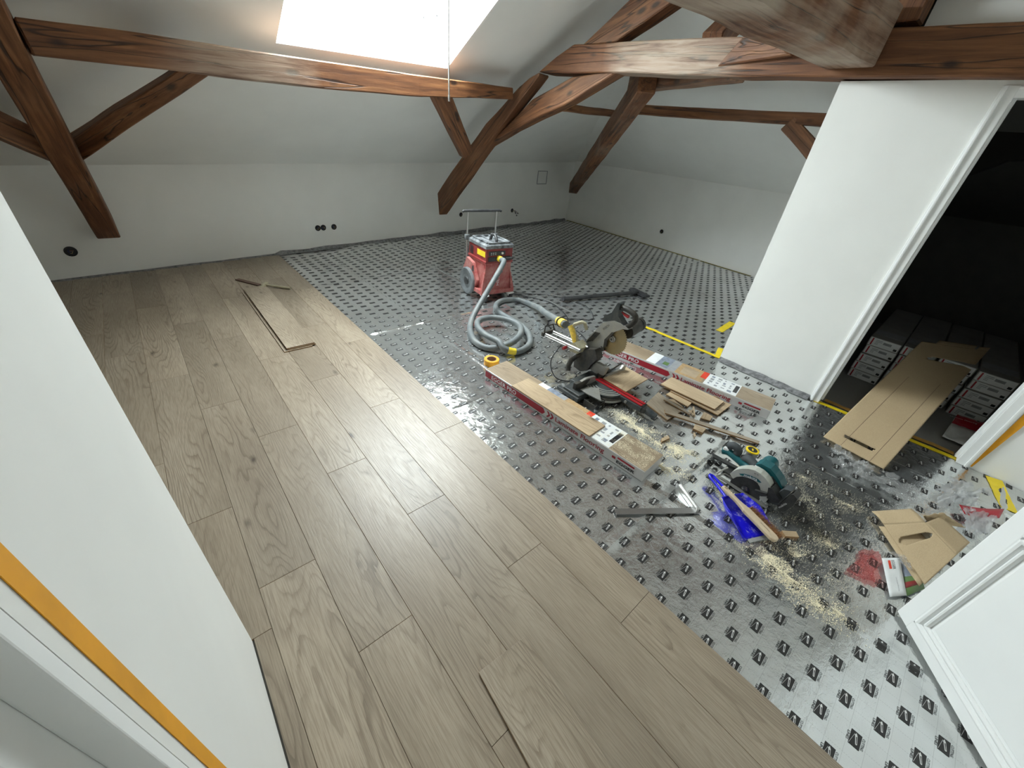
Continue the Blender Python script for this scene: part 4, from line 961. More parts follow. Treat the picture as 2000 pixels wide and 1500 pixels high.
# fences
b = MB(); b.prism([L(-.235, .085, .07), L(-.02, .075, .07), L(-.035, .078, .115), L(-.13, .082, .125), L(-.235, .085, .105)], (0, .018, 0)); sp(b, 'fence', 'saw_alu')
b = MB(); b.prism([L(.07, .055, .07), L(.29, .04, .07), L(.30, .04, .125), L(.265, .042, .130), L(.24, .043, .105), L(.09, .054, .095)], (0, .016, 0)); sp(b, 'fence', 'saw_alu')
b = MB(); b.box(L(-.16, .095, .09), (.16, .03, .05), bev=.005); sp(b, 'fence_support', 'saw_black')
b = MB(); b.box(L(.10, .095, .085), (.14, .03, .04), bev=.005); sp(b, 'fence_support', 'saw_black')
b = MB(); b.tube([L(.12, .075, .10), L(.19, .065, .13), L(.25, .06, .145)], .006, 8); sp(b, 'hold_down_rod', 'saw_black')
# tilting bracket at the back
XB = 2.245
def poly(pts, x, th): return [sx_(px, py, x) for px, py in pts], (th, 0, 0)
b = MB(); b.tube([sx_(372, 900, 2.10), sx_(375, 840, 2.11), sx_(410, 770, 2.13), sx_(470, 720, 2.16), sx_(540, 690, 2.19)], .020, 10); sp(b, 'tilt_arch', 'saw_black')
b = MB(); b.prism(*poly([(450, 720), (560, 640), (700, 640), (725, 760), (650, 830), (600, 900), (520, 910), (440, 850)], 2.17, .07)); sp(b, 'tilt_bracket', 'saw_black')
b = MB(); b.prism(*poly([(600, 790), (660, 830), (720, 800), (850, 870), (800, 960), (700, 930), (620, 870)], 2.20, .03)); sp(b, 'dust_flap', 'saw_alu')
b = MB(); b.prism(*poly([(380, 580), (450, 555), (505, 640), (480, 695), (390, 660)], 2.10, .10)); sp(b, 'slide_clamp', 'saw_beige')
b = MB(); p_ = sx_(350, 615, 2.10); b.cyl(p_, p_ + V((-.035, 0, 0)), .012, 10); sp(b, 'clamp_screw', 'saw_red')
for dz, x in ((0, 2.10), (0, 2.19)):
    a_, c_ = sx_(95, 455, 2.10) + V((x - 2.10, 0, dz)), sx_(520, 655, 2.10) + V((x - 2.10, 0, dz)); b = MB(); b.cyl(a_, c_, .0125, 14); sp(b, 'slide_rail', 'chrome')
a_ = sx_(92, 452, 2.10); b = MB(); b.box(a_ + V((.045, .008, 0)), (.14, .022, .035), bev=.006); sp(b, 'rail_end', 'saw_black')
b = MB(); b.tube([a_ + V((-.01, 0, .01)), a_ + V((.0, .01, .06)), a_ + V((.09, .01, .06)), a_ + V((.1, 0, .01))], .006, 8); sp(b, 'rail_loop', 'saw_black')
# beige dust pipe and carrying handle
b = MB(); b.tube([sx_(400, 350, 2.17), sx_(420, 400, 2.17), sx_(440, 470, 2.17), sx_(460, 545, 2.18)], .022, 12); sp(b, 'dust_pipe', 'yellow_wrap')
b = MB(); b.tube([sx_(540, 600, 2.18), sx_(490, 560, 2.18), sx_(470, 480, 2.18), sx_(435, 370, 2.18), sx_(450, 335, 2.18), sx_(545, 305, 2.19), sx_(575, 320, 2.20), sx_(600, 400, 2.21)], .013, 10); sp(b, 'carry_handle', 'saw_beige')
b = MB(); q_ = sx_(545, 600, 2.19); b.lathe([(.028, -.03), (.032, -.025), (.032, .025), (.022, .03), (.010, .034), (.0005, .034)], q_, (-1, 0, 0), 20); sp(b, 'pivot_bolt', 'saw_alu')
# saw head
head = None
b = MB(); b.prism(*poly([(585, 545), (640, 470), (700, 415), (735, 375), (780, 325), (845, 300), (930, 292), (1005, 320), (1062, 362), (1100, 402), (1040, 392), (930, 432), (880, 470), (830, 540), (815, 600), (740, 640), (660, 645), (600, 610)], XB - .014, .062)); head = sp(b, 'blade_guard', 'saw_grey')
b = MB(); b.prism(*poly([(815, 520), (905, 430), (925, 450), (850, 530), (835, 610), (800, 615)], XB - .020, .010)); sp(b, 'guard_slot', 'saw_black', head)
for k in range(4):
    b = MB(); b.prism(*poly([(590 + k * 22, 545 - k * 4), (700 + k * 16, 425 + k * 4), (708 + k * 16, 432 + k * 4), (600 + k * 22, 553 - k * 4)], XB - .022, .010)); sp(b, 'cooling_rib', 'saw_black', head)
hub = sx_(918, 512, XB); rim = sx_(962, 708, XB); RB = (rim - hub).length
b = MB(); NTH = 48; pr = []
for k in range(NTH):
    a0 = 2 * math.pi * k / NTH
    for da, rr in ((0, RB - .007), (.35, RB - .006), (.45, RB), (.8, RB - .001)):
        a1 = a0 + da * 2 * math.pi / NTH; pr.append(hub + V((-.0012, math.cos(a1) * rr, math.sin(a1) * rr)))
b.prism(pr, (.0024, 0, 0)); blade = sp(b, 'saw_blade', 'saw_blade')
b = MB(); b.lathe([(.026, 0), (.026, .006), (.020, .010), (.016, .010), (.016, .016), (.009, .016), (.0005, .012)], hub + V((-.0015, 0, 0)), (-1, 0, 0), 20); sp(b, 'arbor_flange', 'saw_alu', blade)
b = MB(); b.lathe([(.0095, .0165), (.0005, .0165)], hub + V((-.002, 0, 0)), (-1, 0, 0), 12); sp(b, 'arbor_bore', 'saw_black', blade)
b = MB(); b.lathe([(.0005, .0), (.016, .002), (.016, .012), (.0005, .014)], sx_(800, 635, XB - .01), (-1, 0, 0), 12); b.tube([sx_(800, 635, XB - .01), sx_(780, 600, XB - .01)], .006, 8); sp(b, 'guard_roller', 'saw_black', head)
b = MB(); b.prism(*poly([(792, 300), (812, 232), (905, 190), (970, 85), (988, 70), (1006, 84), (990, 165), (985, 240), (1020, 300), (1065, 372), (1005, 322), (930, 292), (845, 300)], XB - .010, .055)); hd = sp(b, 'handle_body', 'saw_navy')
b = MB(); b.tube(catmull([sx_(1000, 120, XB + .017), sx_(1090, 150, XB + .017), sx_(1170, 205, XB + .017), sx_(1200, 260, XB + .017), sx_(1165, 320, XB + .017), sx_(1085, 368, XB + .017), sx_(1040, 360, XB + .017)], 6), .019, 12); sp(b, 'grip', 'saw_black', hd)
b = MB(); b.prism(*poly([(1020, 185), (1105, 235), (1100, 262), (1060, 235)], XB + .006, .02)); sp(b, 'trigger', 'trigger_red', hd)
b = MB(); q_ = sx_(1090, 430, XB + .05); b.cyl(q_, q_ + V((.17, .02, .01)), .048, 20); b.cyl(q_ + V((.16, .02, .01)), q_ + V((.185, .022, .012)), .052, 20); sp(b, 'motor', 'saw_black', head)
b = MB(); b.prism(*poly([(560, 610), (640, 560), (690, 640), (700, 720), (590, 700)], XB + .0, .05)); sp(b, 'swing_arm', 'saw_black')
b = MB(); b.tube([sx_(570, 690, 2.20), sx_(660, 730, 2.2)], .008, 8); b.tube([sx_(565, 670, 2.21), sx_(668, 712, 2.21)], .005, 8); sp(b, 'return_spring', 'saw_alu')
vs, fs = textmesh('BOSCH', .024, .062); b = MB(); o0 = sx_(838, 370, XB - .0155); d0 = (sx_(875, 345, XB - .0155) - sx_(800, 395, XB - .0155)).normalized(); u0 = V((-1, 0, 0)).cross(d0); u0 = u0 if u0.z > 0 else -u0
b.add([o0 + d0 * q.x + u0 * q.y for q in vs], fs); sp(b, 'lettering', 'saw_black', head)
# board on the saw table
def dpx(x, y): return (1050 + x * .16, 580 + y * .16)
board([dpx(800, 990), dpx(1075, 850), dpx(1345, 1000), dpx(1078, 1155)], .075, 'square board piece lying on the table of the mitre saw', mat='oak_offcut')

# ------------------------------------------------------------------ circular saw
def mk(x, y): return (1370 + x * .1533, 850 + y * .1533)
plain('teal', srgb(12, 86, 92), .4, scale=14, var=.12); dusty('tool_black', (.014, .014, .015), srgb(104, 104, 98), .3, .5, 18); dusty('guard_white', srgb(196, 198, 190), srgb(150, 144, 124), .4, .45, 12, .2); plain('rubber_grey', srgb(64, 68, 70), .7)
CA = W(*mk(195, 515), .0); CB = W(*mk(825, 925), .0); cd = (CB - CA).normalized(); cn = V((-cd.y, cd.x, 0))      # cn points right (+x)
cn = cn if cn.x > 0 else -cn
cs = thing('circular_saw', 'teal and black cordless circular saw with pale blade guard on the foil', 'saw', V((CA.x, CA.y, ZU)))
CO = cs.location.copy()
def cp(b, name, mat, par=None):
    for v in b.v: v -= CO
    o = b.build(name, mat); o.parent = par or cs; return o
def cu(x, y, off): return onp(*mk(x, y), cn, cn.dot(CA) + off)           # pixel on the plane parallel to the blade, off metres to the right
def cpoly(pts, off, th): return [cu(x, y, off) for x, y in pts], cn * th
def floorp(x, y, z=.0): return W(*mk(x, y), z)
b = MB(); q4 = [floorp(185, 515, .008), floorp(830, 928, .008), floorp(830, 928, .008) + cn * .02, floorp(185, 515, .008) + cn * .02]; hexa(b, q4, [p - V((0, 0, .006)) for p in q4]); base = cp(b, 'base_plate', 'saw_alu')
b = MB(); q4 = [floorp(190, 505, .007) + cn * .075, floorp(825, 915, .007) + cn * .075, floorp(825, 915, .007) + cn * .17, floorp(190, 505, .007) + cn * .17]; hexa(b, q4, [p - V((0, 0, .006)) for p in q4]); cp(b, 'base_wing', 'tool_black', base)
b = MB(); q4 = [floorp(140, 225, .012), floorp(150, 275, .012), floorp(470, 440, .03), floorp(500, 420, .03)]; hexa(b, q4, [p - V((0, 0, .01)) for p in q4]); cp(b, 'front_plate', 'tool_black', base)
for x, y in ((120, 330), (215, 360)):
    b = MB(); q_ = floorp(x, y, .02); b.lathe([(.014, -.014), (.017, -.010), (.017, .010), (.014, .014)], q_, cn, 14); cp(b, 'depth_knob', 'tool_black', base)
b = MB(); b.tube([floorp(190, 490, .03), floorp(260, 450, .05), floorp(335, 410, .065)], .005, 8); b.tube([floorp(210, 520, .02), floorp(300, 490, .035), floorp(390, 540, .03)], .004, 8); cp(b, 'guide_screw', 'saw_alu', base)
outer = [(362, 492), (400, 462), (450, 438), (520, 428), (600, 430), (680, 448), (750, 490), (810, 545), (850, 600), (875, 655), (872, 720), (850, 790), (825, 845), (800, 860)]
inner = [(752, 820), (738, 800), (755, 720), (745, 660), (715, 610), (660, 570), (600, 545), (520, 525), (450, 530), (400, 555)]
b = MB(); o_ = [cu(x, y, 0) for x, y in outer + inner]; n_ = len(outer); 
b.prism(o_, cn * .05); guard = cp(b, 'upper_guard', 'guard_white')
b = MB(); b.prism(*cpoly([(480, 490), (545, 492), (640, 520), (720, 560), (765, 605), (740, 605), (690, 580), (610, 545), (500, 510)], -.0012, .002)); cp(b, 'logo_patch', 'teal', guard)
p0, p1 = cu(540, 508, -.002), cu(708, 572, -.002); d0 = (p1 - p0).normalized(); u0 = d0.cross(cn); u0 = u0 if u0.z > 0 else -u0
vs, fs = textmesh('makita', .024, (p1 - p0).length); b = MB(); c0 = (p0 + p1) / 2 + u0 * .001
b.add([c0 + d0 * q.x + u0 * q.y for q in vs], fs); b.add([c0 + d0 * (q.x + .0007) + u0 * q.y - cn * .0001 for q in vs], fs); cp(b, 'lettering', 'symbol_white', guard)
vs, fs = textmesh('M G', .014, .02); b = MB(); c0 = cu(700, 500, -.001); b.add([c0 + d0 * q.x + u0 * q.y for q in vs], fs); cp(b, 'lettering', 'tool_black', guard)
hb = cu(560, 685, .012); rb = .080
b = MB(); b.lathe([(.0005, .0), (rb, .0), (rb, .002), (.0005, .002)], hb, -cn, 40); bl = cp(b, 'saw_blade', 'tool_black')
b = MB(); b.lathe([(.020, .001), (.020, .006), (.012, .009), (.008, .012), (.0005, .012)], hb, -cn, 18); cp(b, 'blade_bolt', 'metal_dark', bl)
b = MB(); b.lathe([(rb - .008, .001), (rb + .006, .001), (rb + .006, .014), (rb - .008, .014), (rb - .008, .001)], hb, -cn, 24, 200, 330, ref=tuple(cd)); cp(b, 'lower_guard', 'metal_dark')
b = MB(); b.prism(*cpoly([(675, 700), (735, 718), (830, 745), (825, 780), (760, 780), (700, 750)], -.016, .016)); cp(b, 'guard_lever', 'tool_black')
# body: gear case, motor, handles
b = MB(); b.prism(*cpoly([(690, 370), (760, 365), (880, 430), (940, 500), (1000, 590), (1035, 680), (960, 700), (900, 610), (820, 520), (720, 450)], .06, .065)); body = cp(b, 'motor_housing', 'teal')
b = MB(); b.prism(*cpoly([(820, 510), (900, 540), (960, 620), (1000, 690), (930, 690), (880, 620)], .05, .012)); cp(b, 'grip_inlay', 'tool_black', body)
q_ = cu(800, 430, .10); b = MB(); b.cyl(q_, q_ + cn * .085, .040, 20); b.cyl(q_ + cn * .08, q_ + cn * .10, .036, 20); cp(b, 'motor', 'teal', body)
b = MB(); b.box(cu(700, 405, .055), (.012, .018, .010), bev=.002); cp(b, 'switch', 'symbol_white', body)
b = MB(); b.tube(catmull([cu(275, 195, .10), cu(350, 215, .10), cu(440, 285, .09), cu(540, 370, .08), cu(610, 420, .07)], 6), .021, 14, True, None); fh = cp(b, 'front_handle', 'teal')
b = MB(); b.tube(catmull([cu(350, 135, .10), cu(420, 140, .10), cu(470, 190, .10), cu(455, 235, .10)], 6), .022, 12); cp(b, 'front_knob', 'rubber_grey', fh)
b = MB(); b.box(cu(318, 175, .095), (.022, .03, .016), bev=.003); cp(b, 'lamp', 'symbol_white', fh)
b = MB(); b.tube(catmull([cu(530, 300, .10), cu(600, 310, .095), cu(660, 360, .085), cu(680, 400, .075)], 6), .024, 12); cp(b, 'rubber_grip', 'rubber_grey', body)
b = MB(); b.prism(*cpoly([(850, 670), (900, 680), (1000, 840), (985, 870), (920, 860), (830, 800)], -.005, .06)); cp(b, 'rear_bracket', 'tool_black')
b = MB(); b.prism(*cpoly([(925, 760), (1050, 690), (1100, 700), (1150, 720), (960, 890), (900, 880), (860, 830)], .03, .055)); bt = cp(b, 'battery_mount', 'rubber_grey')
b = MB(); b.prism(*cpoly([(965, 905), (1140, 760), (1175, 760), (1222, 818), (1170, 900), (1040, 975), (1005, 965)], .018, .065)); bat = cp(b, 'battery', 'tool_black')
vs, fs = textmesh('makita', .016, .05); p0, p1 = cu(980, 925, .0165), cu(1085, 865, .0165); d1 = (p1 - p0).normalized(); u1 = d1.cross(cn); u1 = u1 if u1.z > 0 else -u1
b = MB(); b.add([(p0 + p1) / 2 + d1 * q.x + u1 * q.y for q in vs], fs); cp(b, 'lettering', 'symbol_white', bat)

# ------------------------------------------------------------------ tape measure
tm = thing('tape_measure', 'black and yellow pocket tape measure behind the circular saw', 'tape measure', V((2.362, .283, ZU)), R(20))
dusty('chrome_dark', (.22, .22, .22), (.5, .5, .48), .3, .3, 20, .6); plain('case_yellow', srgb(238, 206, 30), .4)
b = MB(); pr = [(.036 * math.cos(a) * (1 if abs(math.cos(a)) < .9 else 1), .036 * math.sin(a)) for a in [2 * math.pi * k / 24 for k in range(24)]]
b.lathe([(.0005, .002), (.034, .002), (.037, .006), (.037, .060), (.034, .066), (.0005, .066)], n=24); b.box((.02, -.02, .034), (.04, .04, .062), bev=.006); b.build('case', 'chrome_dark', tm)
b = MB(); b.lathe([(.037, .060), (.037, .068), (.028, .070), (.027, .066)], n=24); b.build('yellow_rim', 'case_yellow', tm)
b = MB(); b.lathe([(.027, .067), (.0005, .0675)], n=20); b.build('face', 'black_plastic', tm)
b = MB(); b.box((0, 0, .0683), (.022, .008, .0008)); b.build('face_label', 'case_yellow', tm)
b = MB(); b.box((.042, -.036, .008), (.014, .016, .012)); b.build('hook', 'metal_alu', tm)

# ------------------------------------------------------------------ dustpan and hand brush
plain('pan_blue', srgb(18, 14, 205), .35, scale=8, var=.1); plain('pan_lip', srgb(150, 150, 146), .6)
t = NT('pan_dusty'); co = t.coord(); f_ = t.ramp(t.math('ADD', t.noise(co, 26, 5, .7), t.math('MULTIPLY', t.noise(co, 190, 2), .25)), [(.68, 0.0), (.80, .75)]); t.bsdf(t.mix(f_, srgb(20, 14, 200), srgb(190, 186, 214)), .4); MATS['pan_dusty'] = t.m
lipL, lipR = W(1469, 1062, .003), W(1492, 1045, .003); u = (lipR - lipL).normalized()
bk = (W(1428, 980, .03) + W(1480, 985, .03)) / 2 * .5 + W(1440, 970, .03) * .5
pc = (lipL + lipR) / 2; v_ = V((-u.y, u.x, 0)); v_ = v_ if v_.y > 0 else -v_
ax = (V((1.885, .20, 0)) - V((pc.x + .03, pc.y, 0))).normalized(); sxv = V((ax.y, -ax.x, 0))
PO = V((1.79, .01, ZU)); dp = thing('dustpan', 'blue plastic dustpan lying beside the circular saw', 'dustpan', PO)
PMx = frame((0, 0, 0), ax)                                      # X from lip to handle, Y left
Lp, Wp = .215, .20
b = MB(); nx_, ny_ = 14, 12; vs = []
for i in range(nx_ + 1):
    s = i / nx_
    for j in range(ny_ + 1):
        t_ = j / ny_ * 2 - 1; wq = Wp / 2 * (1 - .30 * s ** 3); edge = max(0, (abs(t_) - .74) / .26); back = max(0, (s - .80) / .20)
        z = .004 + .012 * s + .055 * min(1, s * 1.6 + .12) * (edge ** 1.5) + .05 * back ** 1.5
        vs.append(PMx @ V((s * Lp, t_ * wq, min(z, .066))))
fs = [(i * (ny_ + 1) + j, (i + 1) * (ny_ + 1) + j, (i + 1) * (ny_ + 1) + j + 1, i * (ny_ + 1) + j + 1) for i in range(nx_) for j in range(ny_)]
b.smooth = True; b.add(vs, fs); pan = b.build('pan', 'pan_dusty', dp, auto=60); sm = pan.modifiers.new('thick', 'SOLIDIFY'); sm.thickness = .003; sm.offset = 1
b = MB(); b.box((-.006, 0, .005), (.020, Wp * .72, .006), PMx, bev=.002); b.build('rubber_lip', 'pan_lip', dp)
b = MB(); hp_ = [PMx @ V(q) for q in ((Lp - .01, .028, .045), (Lp + .05, .018, .045), (Lp + .10, .014, .046), (Lp + .145, .012, .048), (Lp + .158, 0, .05), (Lp + .145, -.012, .048), (Lp + .10, -.014, .046), (Lp + .05, -.018, .045), (Lp - .01, -.028, .045))]
b.tube(catmull(hp_, 5), .0075, 10); b.build('handle', 'pan_blue', dp)
plain('beech', srgb(206, 186, 158), .5, scale=14, var=.08); plain('bristle', srgb(150, 104, 62), .8, scale=60, var=.3)
h0_, h1_ = W(1411, 950, .078), W(1517, 1057, .045); bd = (h1_ - h0_); BLn = bd.length; bs = thing('hand_brush', 'hand brush with pale wooden back lying on the blue dustpan', 'brush', h0_)
nb_ = V((0, 0, 1)); BMx = frame((0, 0, 0), bd, nb_)                # X handle -> end; Y left (away); bristles on the far side
BMx = BMx @ Matrix.Rotation(R(-6), 4, 'X')
prof = [(0, .011), (.02, .014), (.05, .012), (.10, .012), (.135, .018), (.15, .0235), (BLn - .02, .0235), (BLn - .004, .018), (BLn, .008)]
pts = [(x, w) for x, w in prof] + [(x, -w) for x, w in prof[::-1]]
b = MB(); b.prism([BMx @ V((x, y, -.010)) for x, y in pts], BMx.to_3x3() @ V((0, 0, .020))); wb_ = b.build('brush_back', 'beech', bs); bv = wb_.modifiers.new('round', 'BEVEL'); bv.width = .006; bv.segments = 3
b = MB(); b.lathe([(.0045, -.0102), (.008, -.0104), (.008, .0104), (.0045, .0102)], BMx @ V((.018, 0, 0)), BMx.to_3x3() @ V((0, 0, 1)), 14); b.build('hang_hole', 'stick_brown', bs)
vs, fs = textmesh('bürstenhaus', .011, .05); b = MB(); b.add([BMx @ V((BLn - .07 + q.x, q.y, .0106)) for q in vs], fs); b.build('stamp', 'stick_brown', bs)
rr = random.Random(3); side = 1 if (BMx.to_3x3() @ V((0, 1, 0))).x > 0 else -1
b = MB()
for i in range(22):
    for j in range(3):
        x0 = .15 + (BLn - .165) * i / 21; z0 = -.006 + j * .006
        for k in range(15):
            a = V((x0 + rr.uniform(-.003, .003), side * .020, z0 + rr.uniform(-.002, .002))); e_ = a + V((rr.uniform(-.010, .014), side * rr.uniform(.050, .066), rr.uniform(-.016, .004)))
            p, q_ = BMx @ a, BMx @ e_; w = V((rr.uniform(-1, 1), rr.uniform(-1, 1), rr.uniform(-1, 1))).normalized() * .0015; x_ = (q_ - p).cross(w).normalized() * .0015
            b.add([p - w, p + w, p + x_, q_], [(0, 1, 3), (1, 2, 3), (2, 0, 3)])
o = b.build('bristles', 'bristle', bs); o['kind'] = 'stuff'
b = MB(); b.box((0, 0, 0), (BLn - .165, .010, .016), BMx @ Matrix.Translation((.15 + (BLn - .165) / 2, side * .022, 0)), bev=.003); b.build('bristle_root', 'bristle', bs)

# ------------------------------------------------------------------ sliding bevel
bc = W(1360, 1000, ZU); be = W(1206, 1002, ZU); bt_ = W(1321, 946, ZU)
bv_ = thing('try_square', 'steel try square lying open on the foil in front of the first package', 'square', bc)
dusty('steel', (.42, .42, .42), (.3, .28, .25), .5, .28, 12, .9)
b = MB(); e1 = be - bc; b.box((e1.length / 2, 0, .012), (e1.length + .03, .034, .0022), frame((0, 0, 0), e1)); b.build('blade', 'steel', bv_)
e2 = bt_ - bc; b = MB(); M2 = frame((0, 0, 0), e2)
for yy in (-.011, .011): b.box((e2.length / 2 - .01, yy, .012), (e2.length, .007, .022), M2, bev=.0015)
b.box((e2.length / 2 - .01, 0, .006), (e2.length, .016, .008), M2); b.build('stock', 'metal_alu', bv_)
b = MB(); b.lathe([(.008, .0), (.008, .028), (.0005, .029)], (0, 0, 0), n=12); b.build('rivet', 'metal_alu', bv_)

# ------------------------------------------------------------------ packages stacked in the store room
plain('carton_grey', srgb(150, 148, 144), .6, scale=8, var=.1)
def store_box():
    o = thing('stored_package', 'x', 'package')
    b = MB(); b.box((.65, 0, .0385), (1.30, .212, .076), bev=.002); b.build('carton', 'carton_grey', o)
    b = MB(); b.box((-.0012, 0, .0385), (.002, .20, .068)); lb = b.build('end_label', 'print_paper', o)
    b = MB(); b.box((-.0028, .082, .0385), (.001, .010, .060)); b.build('red_strip', 'print_red', lb)
    b = MB(); b.box((-.0028, -.082, .020), (.001, .022, .018)); b.build('black_mark', 'print_dark', lb)
    rr = random.Random(2)
    for k in range(4):
        w = rr.uniform(.02, .045); b = MB(); b.box((-.0028, .06 - w / 2, .058 - k * .011), (.001, w, .004)); b.build('text_line', 'print_grey', lb)
    b = MB(); b.box((-.0028, -.02, .046), (.001, .055, .020)); b.build('print_block', 'print_grey', lb)
    b = MB(); b.box((.20, 0, .0775), (.16, .20, .001)); b.build('top_label', 'print_grey', o)
    return o
def copy_tree(o, parent=None):
    c = o.copy(); C.objects.link(c); c.parent = parent
    for ch in list(o.children): copy_tree(ch, c)
    return c
proto = store_box(); first = True; rr = random.Random(9)
names = ['stack beside the left jamb', 'second stack, mostly behind the big cardboard sheet', 'third stack, behind the big cardboard sheet', 'stack nearest the right jamb']
lev = ['bottom', 'second lowest', 'middle', 'second highest', 'topmost']
for s in range(4):
    for k in range(5):
        o = proto if first else copy_tree(proto); first = False
        o.location = (4.39 + rr.uniform(-.012, .012) + (.03 if s in (1, 2) else 0), [.082, -.142, -.363, -.590][s] + rr.uniform(-.004, .004), -.018 + .0775 * k)
        o['label'] = lev[k] + ' package in the dark store room, ' + names[s]; o['group'] = 'stored packages in the dark room'

# ------------------------------------------------------------------ cardboard
t = NT('cardboard'); co = t.coord(); fl_n = t.noise(t.mapping(co, (1, 1, 1)), 220, 3)
c_ = t.mix(t.ramp(t.noise(co, 3, 4), [(.35, 0.0), (.7, .35)]), srgb(190, 168, 134), srgb(170, 148, 116)); c_ = t.mix(t.ramp(fl_n, [(.35, .25), (.6, 0.0)]), c_, srgb(146, 124, 94))
t.bsdf(c_, .85); MATS['cardboard'] = t.m
def patch(cor, nu, nv, th, name, mat, holes=(), bend=None, parent=None, origin=None, torn=0):
    """thick bent sheet through four corners (a, b, c, d); holes are stadium slots (u, v, half length along u, half width) in metres"""
    a, b_, c_, d_ = [V(p) for p in cor]; lu, lv = (b_ - a).length, (d_ - a).length; org = origin or a
    nrm = (b_ - a).cross(d_ - a).normalized(); nrm = nrm if nrm.z > 0 else -nrm
    P = {}; vs = []; fs = []
    def pt(i, j):
        u, v = i / nu, j / nv; p = a.lerp(b_, u).lerp(d_.lerp(c_, u), v)
        return p + (nrm * bend(u, v) if bend else V()) - org
    bm = bmesh.new(); g = [[bm.verts.new(pt(i, j)) for i in range(nu + 1)] for j in range(nv + 1)]
    for j in range(nv):
        for i in range(nu):
            u, v = (i + .5) / nu * lu, (j + .5) / nv * lv; skip = False
            for hu, hv, hl, hw in holes:
                du = max(0, abs(u - hu) - (hl - hw)); 
                if math.hypot(du, v - hv) < hw: skip = True
            if torn:
                e_ = min((i + .5) / nu, 1 - (i + .5) / nu, (j + .5) / nv, 1 - (j + .5) / nv)
                if e_ < torn * (.5 + mnoise.noise(V((u * 16, v * 16, torn * 40)))): skip = True
            if not skip: bm.faces.new((g[j][i], g[j][i + 1], g[j + 1][i + 1], g[j + 1][i]))
    for v in [v for v in bm.verts if not v.link_faces]: bm.verts.remove(v)
    bmesh.ops.recalc_face_normals(bm, faces=bm.faces[:])
    me = bpy.data.meshes.new(name); bm.to_mesh(me); bm.free(); me.materials.append(MATS[mat]); me.polygons.foreach_set('use_smooth', [True] * len(me.polygons))
    o = bpy.data.objects.new(name, me); C.objects.link(o)
    if parent: o.parent = parent
    else: o.location = org
    if th: m = o.modifiers.new('thick', 'SOLIDIFY'); m.thickness = th; m.offset = 0
    return o
zt = .425
A, B, D_, E_ = W(1608, 853, .012), W(1726, 916, .012), W(1800, 667, zt), W(1929, 686, zt)
sh = thing('cardboard_sheet', 'large flat cardboard sheet leaning through the doorway onto the stored packages', 'cardboard', V((A.x, A.y, ZU)))
patch([A, B, E_, D_], 44, 110, .004, 'sheet', 'cardboard', holes=[(.16, .10, .085, .011), (.20, 1.27, .10, .027)], bend=lambda u, v: .010 * math.sin(v * 3.1), parent=sh, origin=sh.location)
up_ = (D_ - A).normalized(); rt = (E_ - D_).normalized()
for k in (.30, .78):
    p0 = A.lerp(B, k); p1 = D_.lerp(E_, k); b = MB(); n_ = (B - A).cross(D_ - A).normalized(); n_ = n_ if n_.z > 0 else -n_
    b.tube([p0.lerp(p1, q) + n_ * (.010 * math.sin(q * 3.1) + .0022) - sh.location for q in [i / 12 * .62 for i in range(13)]], .0009, 5); b.build('crease', 'stick_brown', sh)
f0, f1 = D_.lerp(E_, .22), D_.lerp(E_, .80); patch([f0 + V((0, 0, .002)), f1 + V((0, 0, .002)), f1 + up_ * .085 + V((.0, 0, -.012)), f0 + up_ * .085 + V((0, 0, -.012))], 6, 4, .004, 'flap', 'cardboard', parent=sh, origin=sh.location)
f0, f1 = D_.lerp(E_, .84), E_; patch([f0, f1, f1 + up_ * .06, f0 + up_ * .05], 4, 3, .004, 'flap', 'cardboard', parent=sh, origin=sh.location)
# folded carton by the open door
qa, qb, qc_, qd = W(1726, 1025, .016), W(1807, 1021, .095), W(1868, 1084, .095), W(1806, 1142, .016)
fc = thing('folded_carton', 'torn folded carton with oval hand hole beside the open door', 'cardboard', V((qa.x, qa.y, ZU)))
lu = (qb - qa).length; lvv = (qd - qa).length
patch([qa, qb, qc_, qd], 40, 50, .004, 'panel', 'cardboard', holes=[(lu * .50, lvv * .34, .068, .026)], parent=fc, origin=fc.location)
patch([W(1703, 999, .012), W(1780, 994, .05), qb, qa], 10, 8, .004, 'end_flap', 'cardboard', bend=lambda u, v: .006 * math.sin(v * 3.1), parent=fc, origin=fc.location)
qe, qf = W(1838, 1009, .05), W(1894, 1060, .05)
patch([qb, qe, qf, qc_], 8, 16, .004, 'side_panel', 'cardboard', parent=fc, origin=fc.location)
patch([W(1812, 1020, .02), W(1803, 1008, .07), W(1840, 1001, .075), W(1886, 1030, .02)], 10, 8, .004, 'torn_flap', 'cardboard', bend=lambda u, v: .012 * mnoise.noise(V((u * 6, v * 6, 1))), parent=fc, origin=fc.location)
dx = V((-.018, .012, -.012)); patch([qa + dx, qb + dx + V((0, 0, -.03)), qc_ + dx + V((0, 0, -.03)), qd + dx], 6, 10, .004, 'lower_panel', 'cardboard', parent=fc, origin=fc.location)

